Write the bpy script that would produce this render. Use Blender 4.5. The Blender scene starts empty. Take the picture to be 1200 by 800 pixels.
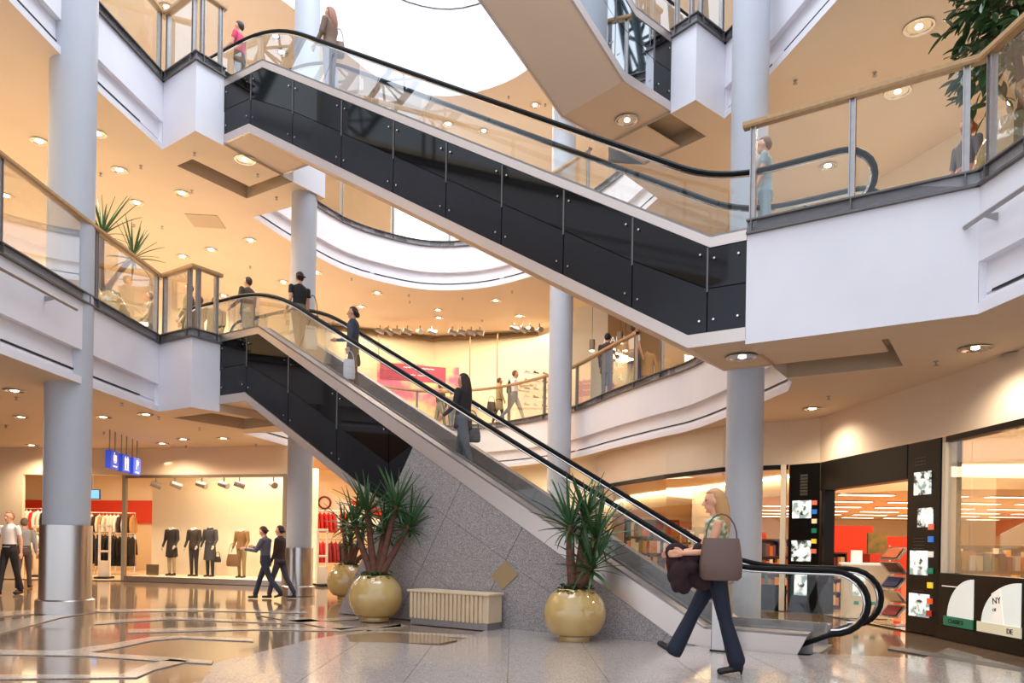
import bpy, bmesh, math, random
import numpy as np
from mathutils import Vector, Matrix
random.seed(7)
C = bpy.context.scene.collection
SC = bpy.context.scene
PI = math.pi
# ------------------------------------------------------------------ camera
FPX, ROLL, CX, CY, HC = 880.0, 0.016, 600.0, 635.0, 1.26
cam_d = bpy.data.cameras.new('camera'); cam = bpy.data.objects.new('camera', cam_d); C.objects.link(cam)
cam_d.sensor_width = 36.0; cam_d.lens = 36.0*FPX/1200.0
cam_d.shift_x = 0.0; cam_d.shift_y = (CY-400.0)/1200.0
cam_d.clip_end = 300
cam.matrix_world = Matrix.Translation((0, 0, HC)) @ Matrix.Rotation(-ROLL, 4, 'Y') @ Matrix.Rotation(PI/2, 4, 'X')
SC.camera = cam
# ------------------------------------------------------------------ world: pale overcast daylight through the open roof light
W = bpy.data.worlds.new('world'); SC.world = W; W.use_nodes = True
wb = W.node_tree.nodes['Background']; wb.inputs['Color'].default_value = (0.80, 0.88, 1.0, 1); wb.inputs['Strength'].default_value = 1.6
sun_d = bpy.data.lights.new('roof_daylight', 'AREA'); sun_d.shape = 'RECTANGLE'; sun_d.size = 12; sun_d.size_y = 14
sun_d.energy = 3400; sun_d.color = (0.82, 0.90, 1.0)
sun_o = bpy.data.objects.new('roof_daylight', sun_d); C.objects.link(sun_o); sun_o.location = (-1, 11, 21)
SC.view_settings.view_transform = 'Standard'; SC.view_settings.look = 'None'
SC.view_settings.exposure = 0.0; SC.view_settings.gamma = 1.0; SC.view_settings.use_curve_mapping = False
SC.cycles.max_bounces = 10; SC.cycles.diffuse_bounces = 5; SC.cycles.glossy_bounces = 4
SC.cycles.transparent_max_bounces = 24; SC.cycles.transmission_bounces = 6
SC.cycles.caustics_reflective = False; SC.cycles.caustics_refractive = False
SC.cycles.sample_clamp_indirect = 6.0
SC.cycles.use_denoising = True

# ------------------------------------------------------------------ geometry helpers
def G(px, py, z):
    """photo pixel -> point on the level z"""
    u, v = px-CX, CY-py; c, s = math.cos(ROLL), math.sin(ROLL)
    t = (z-HC)/(u*s+v*c)
    return Vector(((u*c-v*s)*t, FPX*t, z))
def D(px, py, y):
    """photo pixel -> point at depth y"""
    u, v = px-CX, CY-py; c, s = math.cos(ROLL), math.sin(ROLL)
    return Vector(((u*c-v*s)*y/FPX, y, HC+(u*s+v*c)*y/FPX))
A2 = Vector((2.79, 9.11)); E2 = Vector((-.839, .545)).normalized(); P2 = Vector((E2.y, -E2.x))
def EW(s, p, z):
    q = A2+E2*s+P2*p
    return Vector((q.x, q.y, z))
class MB:
    def __init__(self): self.v = []; self.f = []; self.m = []; self.cur = 0
    def add(self, vs, fs):
        n = len(self.v); self.v += [tuple(v) for v in vs]
        for f in fs: self.f.append(tuple(i+n for i in f)); self.m.append(self.cur)
        return self
    def box(self, c, s, rz=0.0, M=None):
        x, y, z = s[0]/2, s[1]/2, s[2]/2
        R = M if M is not None else Matrix.Rotation(rz, 3, 'Z')
        vs = [Vector(c)+R@Vector((a*x, b*y, d*z)) for a in (-1, 1) for b in (-1, 1) for d in (-1, 1)]
        return self.add(vs, [(0,1,3,2),(4,6,7,5),(0,4,5,1),(2,3,7,6),(0,2,6,4),(1,5,7,3)])
    def bar(self, a, b, w, h, up=(0,0,1)):
        a, b = Vector(a), Vector(b); d = b-a; L = d.length
        if L < 1e-6: return self
        d.normalize(); up = Vector(up)
        if abs(d.dot(up)) > .98: up = Vector((0, 1, 0))
        x = d.cross(up).normalized(); y = x.cross(d)
        M = Matrix((x, d, y)).transposed()
        return self.box((a+b)/2, (w, L, h), M=M)
    def prism(self, pts, z0, z1):
        n = len(pts)
        vs = [(p[0], p[1], z0) for p in pts]+[(p[0], p[1], z1) for p in pts]
        fs = [tuple(range(n))[::-1], tuple(range(n, 2*n))]+[(i, (i+1)%n, n+(i+1)%n, n+i) for i in range(n)]
        return self.add(vs, fs)
    def extrude(self, pts, off):
        """closed outline of 3d points pushed along a vector"""
        n = len(pts); off = Vector(off)
        vs = [Vector(p) for p in pts]+[Vector(p)+off for p in pts]
        fs = [tuple(range(n)), tuple(range(n, 2*n))[::-1]]+[(i, n+i, n+(i+1)%n, (i+1)%n) for i in range(n)]
        return self.add(vs, fs)
    def tube(self, pts, r, n=8, caps=True, flat=1.0):
        pts = [Vector(p) for p in pts]; rs = r if isinstance(r, (list, tuple)) else [r]*len(pts)
        vs = []; prev = None
        for i, p in enumerate(pts):
            d = (pts[min(i+1, len(pts)-1)]-pts[max(i-1, 0)])
            d = d.normalized() if d.length > 1e-9 else Vector((0, 0, 1))
            if prev is None:
                u = Vector((0, 0, 1)) if abs(d.z) < .95 else Vector((1, 0, 0))
                x = d.cross(u).normalized()
            else:
                x = (prev-d*prev.dot(d)).normalized()
            prev = x; y = d.cross(x)
            for k in range(n):
                a = 2*PI*k/n
                vs.append(p+x*math.cos(a)*rs[i]+y*math.sin(a)*rs[i]*flat)
        fs = []
        for i in range(len(pts)-1):
            for k in range(n): fs.append((i*n+k, i*n+(k+1)%n, (i+1)*n+(k+1)%n, (i+1)*n+k))
        if caps: fs += [tuple(range(n))[::-1], tuple(range((len(pts)-1)*n, len(pts)*n))]
        return self.add(vs, fs)
    def lathe(self, prof, c=(0,0,0), n=32, cap=True):
        vs = []; c = Vector(c)
        for r, z in prof:
            for k in range(n):
                a = 2*PI*k/n; vs.append(c+Vector((r*math.cos(a), r*math.sin(a), z)))
        fs = []
        for i in range(len(prof)-1):
            for k in range(n): fs.append((i*n+k, i*n+(k+1)%n, (i+1)*n+(k+1)%n, (i+1)*n+k))
        if cap: fs += [tuple(range(n))[::-1], tuple(range((len(prof)-1)*n, len(prof)*n))]
        return self.add(vs, fs)
    def ball(self, c, r, n=12, m=8, R=None):
        r = r if isinstance(r, (tuple, list)) else (r, r, r); c = Vector(c)
        vs = []; R = R or Matrix.Identity(3)
        for i in range(1, m):
            t = PI*i/m
            for k in range(n):
                a = 2*PI*k/n
                vs.append(c+R@Vector((r[0]*math.sin(t)*math.cos(a), r[1]*math.sin(t)*math.sin(a), r[2]*math.cos(t))))
        top = len(vs); vs += [c+R@Vector((0,0,r[2])), c+R@Vector((0,0,-r[2]))]
        fs = []
        for i in range(m-2):
            for k in range(n): fs.append((i*n+k, (i+1)*n+k, (i+1)*n+(k+1)%n, i*n+(k+1)%n))
        for k in range(n):
            fs.append((top, k, (k+1)%n)); fs.append((top+1, (m-2)*n+(k+1)%n, (m-2)*n+k))
        return self.add(vs, fs)
    def build(self, name, mats, parent=None, smooth=False, bevel=0, loc=None, rz=None):
        me = bpy.data.meshes.new(name); me.from_pydata(self.v, [], self.f); me.update()
        mats = mats if isinstance(mats, (list, tuple)) else [mats]
        for m in mats: me.materials.append(m)
        if len(mats) > 1: me.polygons.foreach_set('material_index', self.m)
        bm = bmesh.new(); bm.from_mesh(me); bmesh.ops.recalc_face_normals(bm, faces=bm.faces)
        if bevel:
            bmesh.ops.bevel(bm, geom=[e for e in bm.edges if len(e.link_faces) == 2 and e.calc_face_angle(0) > .6], offset=bevel, segments=1, affect='EDGES', clamp_overlap=True)
        bm.to_mesh(me); bm.free()
        if smooth:
            me.polygons.foreach_set('use_smooth', [True]*len(me.polygons))
            try: me.set_sharp_from_angle(angle=math.radians(40))
            except Exception: pass
        o = bpy.data.objects.new(name, me); C.objects.link(o)
        if parent is not None: o.parent = parent
        if loc is not None: o.location = loc
        if rz is not None: o.rotation_euler.z = rz
        return o
def tag(o, label=None, cat=None, group=None, kind=None):
    if label: o['label'] = label
    if cat: o['category'] = cat
    if group: o['group'] = group
    if kind: o['kind'] = kind
    return o
def struct(o, label=None): o['kind'] = 'structure'; o['label'] = label or o.name.split('.')[0].replace('_', ' '); return o
def empty(name, loc=(0,0,0), rz=0.0, label=None, cat=None, group=None):
    o = bpy.data.objects.new(name, None); C.objects.link(o); o.location = loc; o.rotation_euler.z = rz
    o.empty_display_size = .1
    return tag(o, label, cat, group)
def cp(o, parent=None, loc=None, rz=None, label=None, group=None, mat=None):
    c = o.copy(); C.objects.link(c)
    if parent is not None: c.parent = parent
    if loc is not None: c.location = loc
    if rz is not None: c.rotation_euler.z = rz
    if label: c['label'] = label
    if group: c['group'] = group
    for ch in list(o.children): cp(ch, c)
    return c
# ------------------------------------------------------------------ materials
def srgb(r, g, b):
    f = lambda c: (c/255/12.92) if c/255 <= .04045 else ((c/255+.055)/1.055)**2.4
    return (f(r), f(g), f(b), 1)
def mat(name, col, rough=.5, metal=0.0, noise=None, bump=0.0, bscale=40, emit=None, estr=0, spec=.5, coat=0):
    m = bpy.data.materials.new(name); m.use_nodes = True; nt = m.node_tree; b = nt.nodes['Principled BSDF']
    b.inputs['Base Color'].default_value = col; b.inputs['Roughness'].default_value = rough; b.inputs['Metallic'].default_value = metal
    b.inputs['Specular IOR Level'].default_value = spec; b.inputs['Coat Weight'].default_value = coat
    if emit: b.inputs['Emission Color'].default_value = emit; b.inputs['Emission Strength'].default_value = estr
    tc = nt.nodes.new('ShaderNodeTexCoord')
    if noise:   # (scale, second colour, contrast)
        n = nt.nodes.new('ShaderNodeTexNoise'); n.inputs['Scale'].default_value = noise[0]; n.inputs['Detail'].default_value = 6
        r = nt.nodes.new('ShaderNodeValToRGB'); k = noise[2]
        r.color_ramp.elements[0].position = .5-k; r.color_ramp.elements[1].position = .5+k
        r.color_ramp.elements[0].color = col; r.color_ramp.elements[1].color = noise[1]
        nt.links.new(tc.outputs['Object'], n.inputs['Vector']); nt.links.new(n.outputs['Fac'], r.inputs['Fac']); nt.links.new(r.outputs['Color'], b.inputs['Base Color'])
    if bump:
        n2 = nt.nodes.new('ShaderNodeTexNoise'); n2.inputs['Scale'].default_value = bscale; n2.inputs['Detail'].default_value = 4
        bp = nt.nodes.new('ShaderNodeBump'); bp.inputs['Strength'].default_value = bump; bp.inputs['Distance'].default_value = .02
        nt.links.new(tc.outputs['Object'], n2.inputs['Vector']); nt.links.new(n2.outputs['Fac'], bp.inputs['Height']); nt.links.new(bp.outputs['Normal'], b.inputs['Normal'])
    return m
def glass(name, tint=(.96,.98,.965), refl=.045, rough=0.0):
    m = bpy.data.materials.new(name); m.use_nodes = True; nt = m.node_tree; nt.nodes.remove(nt.nodes['Principled BSDF'])
    out = nt.nodes['Material Output']; t = nt.nodes.new('ShaderNodeBsdfTransparent'); t.inputs['Color'].default_value = (*tint, 1)
    g = nt.nodes.new('ShaderNodeBsdfGlossy'); g.inputs['Roughness'].default_value = rough
    lw = nt.nodes.new('ShaderNodeLayerWeight'); lw.inputs['Blend'].default_value = .25
    ma = nt.nodes.new('ShaderNodeMath'); ma.operation = 'MULTIPLY_ADD'; ma.inputs[1].default_value = .38; ma.inputs[2].default_value = refl
    mx = nt.nodes.new('ShaderNodeMixShader')
    nt.links.new(lw.outputs['Fresnel'], ma.inputs[0]); nt.links.new(ma.outputs[0], mx.inputs['Fac'])
    nt.links.new(t.outputs[0], mx.inputs[1]); nt.links.new(g.outputs[0], mx.inputs[2]); nt.links.new(mx.outputs[0], out.inputs['Surface'])
    return m
M = {}
M['white'] = mat('white_plaster', srgb(236, 233, 238), .65, noise=(1.3, srgb(228, 225, 231), .3))
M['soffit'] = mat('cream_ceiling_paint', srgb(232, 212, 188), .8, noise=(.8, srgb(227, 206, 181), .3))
M['soffit_dark'] = mat('taupe_panel_recess_shade', srgb(196, 176, 150), .8)  # taupe of the access panels; also paints shade into the ceiling recesses
M['steel'] = mat('brushed_steel', srgb(196, 188, 182), .28, 1.0, bump=.02, bscale=120)
M['steel_matt'] = mat('matt_steel', srgb(176, 170, 168), .42, .85, noise=(14, srgb(160, 154, 152), .3))
M['beam'] = mat('grey_painted_beam', srgb(112, 108, 106), .45, .4, noise=(6, srgb(98, 94, 93), .3))
M['trimsteel'] = mat('satin_steel_trim', srgb(214, 200, 192), .33, .75)
M['wood'] = mat('oak_handrail', srgb(196, 158, 112), .4, noise=(18, srgb(172, 132, 88), .35))
M['blackglass'] = mat('black_cladding_glass', srgb(12, 10, 10), .05, spec=.4)
M['charcoal'] = mat('cladding_grey_reflection', srgb(34, 35, 40), .2, spec=.3, noise=(3, srgb(30, 31, 36), .3))  # grey paints the reflection low in the black cladding glass
M['mirrorglass'] = mat('mirror_cladding_glass', srgb(200, 205, 208), .03, 1.0)
M['black'] = mat('matt_black', srgb(14, 13, 13), .6)
M['rubber'] = mat('black_rubber', srgb(9, 8, 9), .5, spec=.2)
M['glass'] = glass('clear_balustrade_glass')
M['shopglass'] = glass('shop_window_glass', (.97,.97,.95), .05)
M['lampglow'] = mat('lamp_glow', (1,.9,.7,1), .5, emit=(1,.85,.62,1), estr=14)
M['chrome'] = mat('chrome', srgb(225, 220, 214), .12, 1.0)
M['column'] = mat('column_paint', srgb(186, 189, 197), .55, noise=(2, srgb(181, 184, 192), .3))
def granite(name, c1, c2, c3, rough, sc=70, coat=0):
    m = bpy.data.materials.new(name); m.use_nodes = True; nt = m.node_tree; b = nt.nodes['Principled BSDF']
    tc = nt.nodes.new('ShaderNodeTexCoord'); v = nt.nodes.new('ShaderNodeTexVoronoi'); v.inputs['Scale'].default_value = sc
    r = nt.nodes.new('ShaderNodeValToRGB'); cr = r.color_ramp; cr.interpolation = 'CONSTANT'
    cr.elements[0].position = 0; cr.elements[0].color = c1; cr.elements[1].position = .45; cr.elements[1].color = c2
    e = cr.elements.new(.75); e.color = c3
    n = nt.nodes.new('ShaderNodeTexNoise'); n.inputs['Scale'].default_value = sc*1.7; n.inputs['Detail'].default_value = 3
    mx = nt.nodes.new('ShaderNodeMix'); mx.data_type = 'RGBA'; mx.inputs['Factor'].default_value = .45
    mx.inputs['B'].default_value = c2
    sep = nt.nodes.new('ShaderNodeSeparateColor')
    nt.links.new(tc.outputs['Object'], v.inputs['Vector']); nt.links.new(v.outputs['Color'], sep.inputs['Color'])
    nt.links.new(sep.outputs[0], r.inputs['Fac']); nt.links.new(r.outputs['Color'], mx.inputs['A'])
    nt.links.new(mx.outputs['Result'], b.inputs['Base Color']); b.inputs['Roughness'].default_value = rough
    b.inputs['Coat Weight'].default_value = coat; b.inputs['Coat Roughness'].default_value = .06
    return m
M['granite'] = granite('grey_flamed_granite', srgb(92, 84, 84), srgb(158, 149, 147), srgb(196, 188, 184), .5, 130)
M['tile'] = granite('pale_polished_granite', srgb(128, 118, 114), srgb(172, 161, 154), srgb(200, 190, 183), .20, 120, .35)
M['band'] = granite('light_stone_band', srgb(170, 152, 134), srgb(192, 175, 156), srgb(208, 192, 174), .16, 80, .3)
M['marble'] = mat('brown_polished_stone', srgb(152, 128, 106), .09, noise=(2.2, srgb(124, 102, 83), .25), spec=.5, coat=.2)
M['floor2'] = mat('upper_floor_stone', srgb(206, 198, 188), .4)
# ------------------------------------------------------------------ levels
Z2, S2, Z3, S3, Z4, S4 = 5.2, 3.71, 10.4, 8.91, 15.6, 14.11
def poly_obj(name, loops, z, m, flip=False, parent=None):
    """flat surface from an outline (and holes)"""
    bm = bmesh.new(); es = []
    for lp in loops:
        vs = [bm.verts.new((p[0], p[1], z)) for p in lp]
        for i in range(len(vs)): es.append(bm.edges.new((vs[i], vs[(i+1) % len(vs)])))
    bmesh.ops.triangle_fill(bm, use_beauty=True, use_dissolve=False, edges=es)
    me = bpy.data.meshes.new(name); 
    for f in bm.faces:
        if (f.normal.z < 0) != flip: f.normal_flip()
    bm.to_mesh(me); bm.free(); me.materials.append(m)
    o = bpy.data.objects.new(name, me); C.objects.link(o)
    if parent: o.parent = parent
    return o
def smooth_path(pts, n=4):
    """Catmull-Rom through the points"""
    P = [Vector(p[:2]) for p in pts]; out = []
    for i in range(len(P)-1):
        p0 = P[max(i-1, 0)]; p1 = P[i]; p2 = P[i+1]; p3 = P[min(i+2, len(P)-1)]
        for k in range(n):
            t = k/n
            out.append(.5*((2*p1)+(p2-p0)*t+(2*p0-5*p1+4*p2-p3)*t*t+(3*p1-p0-3*p2+p3)*t**3))
    out.append(P[-1]); return out
def sweep(mb, path, prof, z0):
    """prof = (outward offset, dz). Outward is to the right of the path's run (towards the atrium)."""
    n = len(path); nor = []
    for i in range(n):
        d1 = (path[i]-path[i-1]).normalized() if i > 0 else None
        d2 = (path[i+1]-path[i]).normalized() if i < n-1 else None
        if d1 is None: d1 = d2
        if d2 is None: d2 = d1
        n1 = Vector((d1.y, -d1.x)); n2 = Vector((d2.y, -d2.x)); b = (n1+n2)
        if b.length < .05: b = n1
        b.normalize(); k = 1/max(.45, b.dot(n1)); nor.append(b*k)
    m = len(prof); vs = []
    for i in range(n):
        for off, dz in prof:
            q = path[i]+nor[i]*off; vs.append((q.x, q.y, z0+dz))
    fs = []
    for i in range(n-1):
        for j in range(m-1): fs.append((i*m+j, i*m+j+1, (i+1)*m+j+1, (i+1)*m+j))
    mb.add(vs, fs); return mb
H = 1.49
PROF_STEP = [(-.30,-.02),(0,-.02),(0,-.95),(-.10,-.95),(-.10,-.99),(-.085,-1.27),(-.11,-1.27),(-.11,-1.30),(-.085,-1.30),(-.085,-1.36),(.0,-1.38),(.0,-H-.006)]
PROF_FLAT = [(-.30,-.02),(0,-.02),(0,-H-.006)]
PROF_BEAM = [(-.02,.0),(.05,.0),(.05,-.02),(-.0,-.02),(.0,-.15),(.05,-.15),(.05,-.175),(-.02,-.175)]
BP = lambda s, p: A2+E2*s+P2*p
# the left box (upper end) and the right box (lower end); escalators run between them
Lbox = [Vector((-6.98, 14.75)), BP(10.18, -.62), BP(10.18, 0)]
Lbox_far = [BP(10.18, 1.45), BP(10.18, 2.62)]
# level outlines, run so that the atrium lies to the right of the path
def rev(l): return list(reversed(l))
left_near = [Vector((-6.9, 1.0)), Vector((-6.95, 6)), Vector((-6.97, 10)), Vector((-7.0, 12.4))]
left2 = left_near+[Lbox[0]]
far2 = smooth_path([(-6.35, 17.6), (-5.95, 19.9), (-5.4, 22.6), (-4.3, 24.9), (-2.8, 25.7), (-1.2, 25.2), (-.06, 24.3), (.98, 22.95), (1.75, 21.6), (2.55, 19.2), (3.3, 17.2), (3.74, 16.1), (4.05, 14.3), (4.3, 11.8)], 4)
right2 = [Vector((4.80, 7.80)), Vector((4.86, 7.0)), Vector((4.88, 5)), Vector((4.88, 1))]
Abox = [BP(0, 0), Vector((4.80, 7.80))]
Abox_far = [Vector((4.3, 11.8)), BP(0, 2.45), BP(0, 1.45)]
left3 = [Vector((-7.3, 1.0)), Vector((-7.32, 6)), Vector((-7.35, 10)), Vector((-7.3, 12.4)), Vector((-7.04, 14.85))]
Lbox3 = [Vector((-7.04, 14.85)), BP(10.18, -.62), BP(10.18, 0)]
C0, C1, C2, C3 = Vector((2.69, 13.33)), Vector((3.03, 12.9)), Vector((3.68, 13.45)), Vector((3.95, 12.65))
CD = Vector((-.75, -.66)).normalized(); CPp = Vector((-CD.y*-1, 0))   # run of the third escalator
CN = Vector((CD.y, -CD.x))                                         # across it, away from the viewer
far3 = smooth_path([(-6.29, 17.9), (-5.83, 19.3), (-4.95, 21.25), (-3.9, 22.3), (-2.64, 22.9), (-1.15, 22.7), (.2, 21.8), (1.3, 20.5), (2.4, 18.6), (3.1, 16.6)], 4)
C0f = C0+CN*1.45; C0g = C0+CN*1.9
right3 = [C3, Vector((4.08, 12.1)), Vector((4.42, 10.5)), Vector((4.6, 8)), Vector((4.7, 1))]
def parts_struct(name, mb, m, parent=None, **k):
    o = mb.build(name, m, parent, **k)
    return o
def fascia(name, path, prof, z, label):
    root = empty(name, (0,0,0)); root['kind'] = 'structure'; root['label'] = label
    mb = MB(); sweep(mb, path, prof, z); mb.build('plaster_face', M['white'], root)
    if prof is PROF_STEP:
        for e, f in ((0, 1), (-1, -2)):
            d = (path[e]-path[f]).normalized(); n_ = Vector((d.y, -d.x))*(1 if e == -1 else -1); a = path[e]; b = a-n_*.3
            if e == 0: n_ = Vector(((path[1]-path[0]).normalized().y, -(path[1]-path[0]).normalized().x)); b = a-n_*.3
            a = a-n_*.004
            mb = MB(); mb.add([(a.x, a.y, z-.02), (b.x, b.y, z-.02), (b.x, b.y, z-H), (a.x, a.y, z-H)], [(0, 1, 2, 3)]); mb.build('end_return', M['white'], root)
    mb = MB(); sweep(mb, path, PROF_BEAM, z); mb.build('edge_beam', M['beam'], root)
    if prof is PROF_STEP and len(path) > 3:   # black air slots in the recess, broken into lengths
        n = len(path); L = max(3, n//3); i = 0
        while i < n-1:
            seg = path[i:min(i+L, n)]
            if len(seg) > 1:
                if len(seg) > 2 or (seg[1]-seg[0]).length > .6:
                    a = seg[0]+(seg[1]-seg[0])*.12; b = seg[-1]+(seg[-2]-seg[-1])*.25
                    seg = [a]+seg[1:-1]+[b]
                mb = MB(); sweep(mb, seg, [(-.082,-1.262),(-.076,-1.262),(-.076,-1.288),(-.082,-1.288)], z); mb.build('air_slot', M['black'], root)
            i += L-1 if L > 2 else 1
    return root
fascia('balcony_edge', left2, PROF_STEP, Z2, 'second level balcony edge on the left')
fascia('balcony_edge', [Vector((-7.0, 14.75))]+Lbox[1:], PROF_FLAT, Z2, 'box shaped landing edge at the head of the lower escalator')
fascia('balcony_edge', Lbox_far+[far2[0]], PROF_FLAT, Z2, 'far side of the lower escalator landing box')
fascia('balcony_edge', far2, PROF_STEP, Z2, 'curved second level balcony edge at the back')
fascia('balcony_edge', Abox_far, PROF_FLAT, Z2, 'far side of the right landing box')
fascia('balcony_edge', Abox, PROF_FLAT, Z2, 'broad white landing box on the right')
fascia('balcony_edge', right2, PROF_STEP, Z2, 'second level balcony edge at far right')
fascia('balcony_edge', left3, PROF_STEP, Z3, 'third level balcony edge on the left')
fascia('balcony_edge', Lbox3, PROF_FLAT, Z3, 'box shaped landing edge at the head of the upper escalator')
fascia('balcony_edge', Lbox_far+[far3[0]], PROF_FLAT, Z3, 'far side of the upper escalator landing box')
fascia('balcony_edge', far3, PROF_STEP, Z3, 'curved third level balcony edge at the back')
fascia('balcony_edge', [far3[-1], C0g+CD*-.5, C0f], PROF_FLAT, Z3, 'far side of the small upper landing box')
fascia('balcony_edge', [C0, C1, C2], PROF_FLAT, Z3, 'small white landing box beside the right column')
fascia('balcony_edge', [C2]+right3, PROF_STEP, Z3, 'third level balcony edge at upper right')
# slabs: soffit (with the escalator pockets notched out) and floor finish above
OUT = [Vector((24, 1)), Vector((24, 40)), Vector((-26, 40)), Vector((-26, 1))]
pocketL = [BP(10.18, 0), BP(11.72, 0), BP(11.72, 1.72), BP(10.18, 1.72)]
pocketA = [BP(0, 2.15), BP(-1.5, 2.15), BP(-1.5, .6), BP(0, .6)]
def clean(l):
    o = []
    for p in l:
        p = Vector(p)
        if not o or (p-o[-1]).length > .01: o.append(p)
    return o
sof2 = clean(left2+Lbox[1:]+pocketL[1:]+[BP(10.18, 2.62)]+far2+[BP(0, 2.45)]+pocketA+Abox+right2+OUT)
fl2 = clean(left2+Lbox[1:]+Lbox_far+far2+[BP(0, 2.45)]+Abox+right2+OUT)
sof3 = clean(left3+Lbox3[1:]+pocketL[1:]+[BP(10.18, 2.62)]+far3+[C0g+CD*-.5, C0f-CD*1.1, C0-CD*1.1, C0, C1, C2]+right3+OUT)
fl3 = clean(left3+Lbox3[1:]+Lbox_far+far3+[C0g+CD*-.5, C0f, C0, C1, C2]+right3+OUT)
struct(poly_obj('ceiling', [sof2], S2, M['soffit'], True), 'cream ceiling over the ground level')
struct(poly_obj('ceiling', [sof3], S3, M['soffit'], True), 'cream ceiling over the second level')
struct(poly_obj('floor', [fl2], Z2-.03, M['floor2']), 'second level floor')
struct(poly_obj('floor', [fl3], Z3-.03, M['floor2']), 'third level floor')
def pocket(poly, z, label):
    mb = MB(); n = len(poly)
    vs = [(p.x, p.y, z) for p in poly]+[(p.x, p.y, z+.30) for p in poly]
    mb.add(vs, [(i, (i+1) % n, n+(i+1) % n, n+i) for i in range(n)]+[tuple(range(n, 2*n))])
    struct(mb.build('ceiling_recess', M['soffit_dark']), label)  # recess shade is painted in with the darker soffit colour
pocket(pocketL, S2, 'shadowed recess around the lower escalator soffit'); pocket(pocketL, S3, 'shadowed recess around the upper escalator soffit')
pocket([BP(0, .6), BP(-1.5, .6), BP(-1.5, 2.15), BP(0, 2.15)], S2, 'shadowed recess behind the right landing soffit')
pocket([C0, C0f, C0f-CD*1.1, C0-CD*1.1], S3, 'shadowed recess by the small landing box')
# top level: slab behind y = 17 with the round opening, open roof light in front of it
far4 = smooth_path([(-7.6, 16.9), (-6.4, 17.2), (-5.45, 18.3), (-4.7, 19.7), (-3.6, 21.2), (-2.05, 21.7), (-.45, 21.05), (.6, 19.9), (1.6, 18.2), (2.4, 17.1), (3.2, 16.9)], 4)
sof4 = [Vector((-26, 16.9))]+far4+[Vector((24, 16.9)), Vector((24, 40)), Vector((-26, 40))]
struct(poly_obj('ceiling', [sof4], S4, M['soffit'], True), 'cream ceiling over the third level')
drum = empty('roof_light_edge', (0,0,0)); drum['kind'] = 'structure'; drum['label'] = 'white drum of the round roof light'
mb = MB(); sweep(mb, [Vector((-14, 16.9))]+far4+[Vector((12, 16.9))], [(0, 0), (0, 2.5), (-.12, 2.5)], S4); mb.build('plaster_face', M['white'], drum)
mb = MB(); sweep(mb, [Vector((-14, 16.9))]+far4+[Vector((12, 16.9))], [(.04, 2.5), (.04, 2.62), (-.1, 2.62), (-.1, 2.5)], S4); mb.build('rim', M['steel_matt'], drum)
# ground floor
struct(poly_obj('floor', [[(-30, -6), (26, -6), (26, 42), (-30, 42)]], -.012, M['marble']), 'polished brown stone floor of the mall')
# columns
def column(x, y, r, zt, label, steel=None, name='column'):
    root = empty(name, (x, y, 0)); root['kind'] = 'structure'; root['label'] = label
    mb = MB(); mb.lathe([(r, steel if steel else 0), (r, zt)], n=48); mb.build('shaft', M['column'], root, smooth=True)
    if steel:
        mb = MB(); mb.lathe([(r+.035, .22), (r+.035, steel)], n=48); o = mb.build('steel_sleeve', M['steel'], root, smooth=True)
        mb = MB(); mb.lathe([(r+.085, 0), (r+.085, .20), (r+.06, .22)], n=48); mb.build('plinth_ring', M['steel'], root, smooth=True)
column(-7.3, 12.3, .345, 20, 'large pale column at the left with a steel lower sleeve', 1.42)
column(-4.75, 16.75, .275, S4, 'pale column behind the lower escalator with a steel lower sleeve', 1.06)
column(1.28, 21.1, .33, S4, 'slender pale column at the back of the atrium')
column(3.66, 11.9, .285, 20, 'pale column beside the right landing box')
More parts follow.
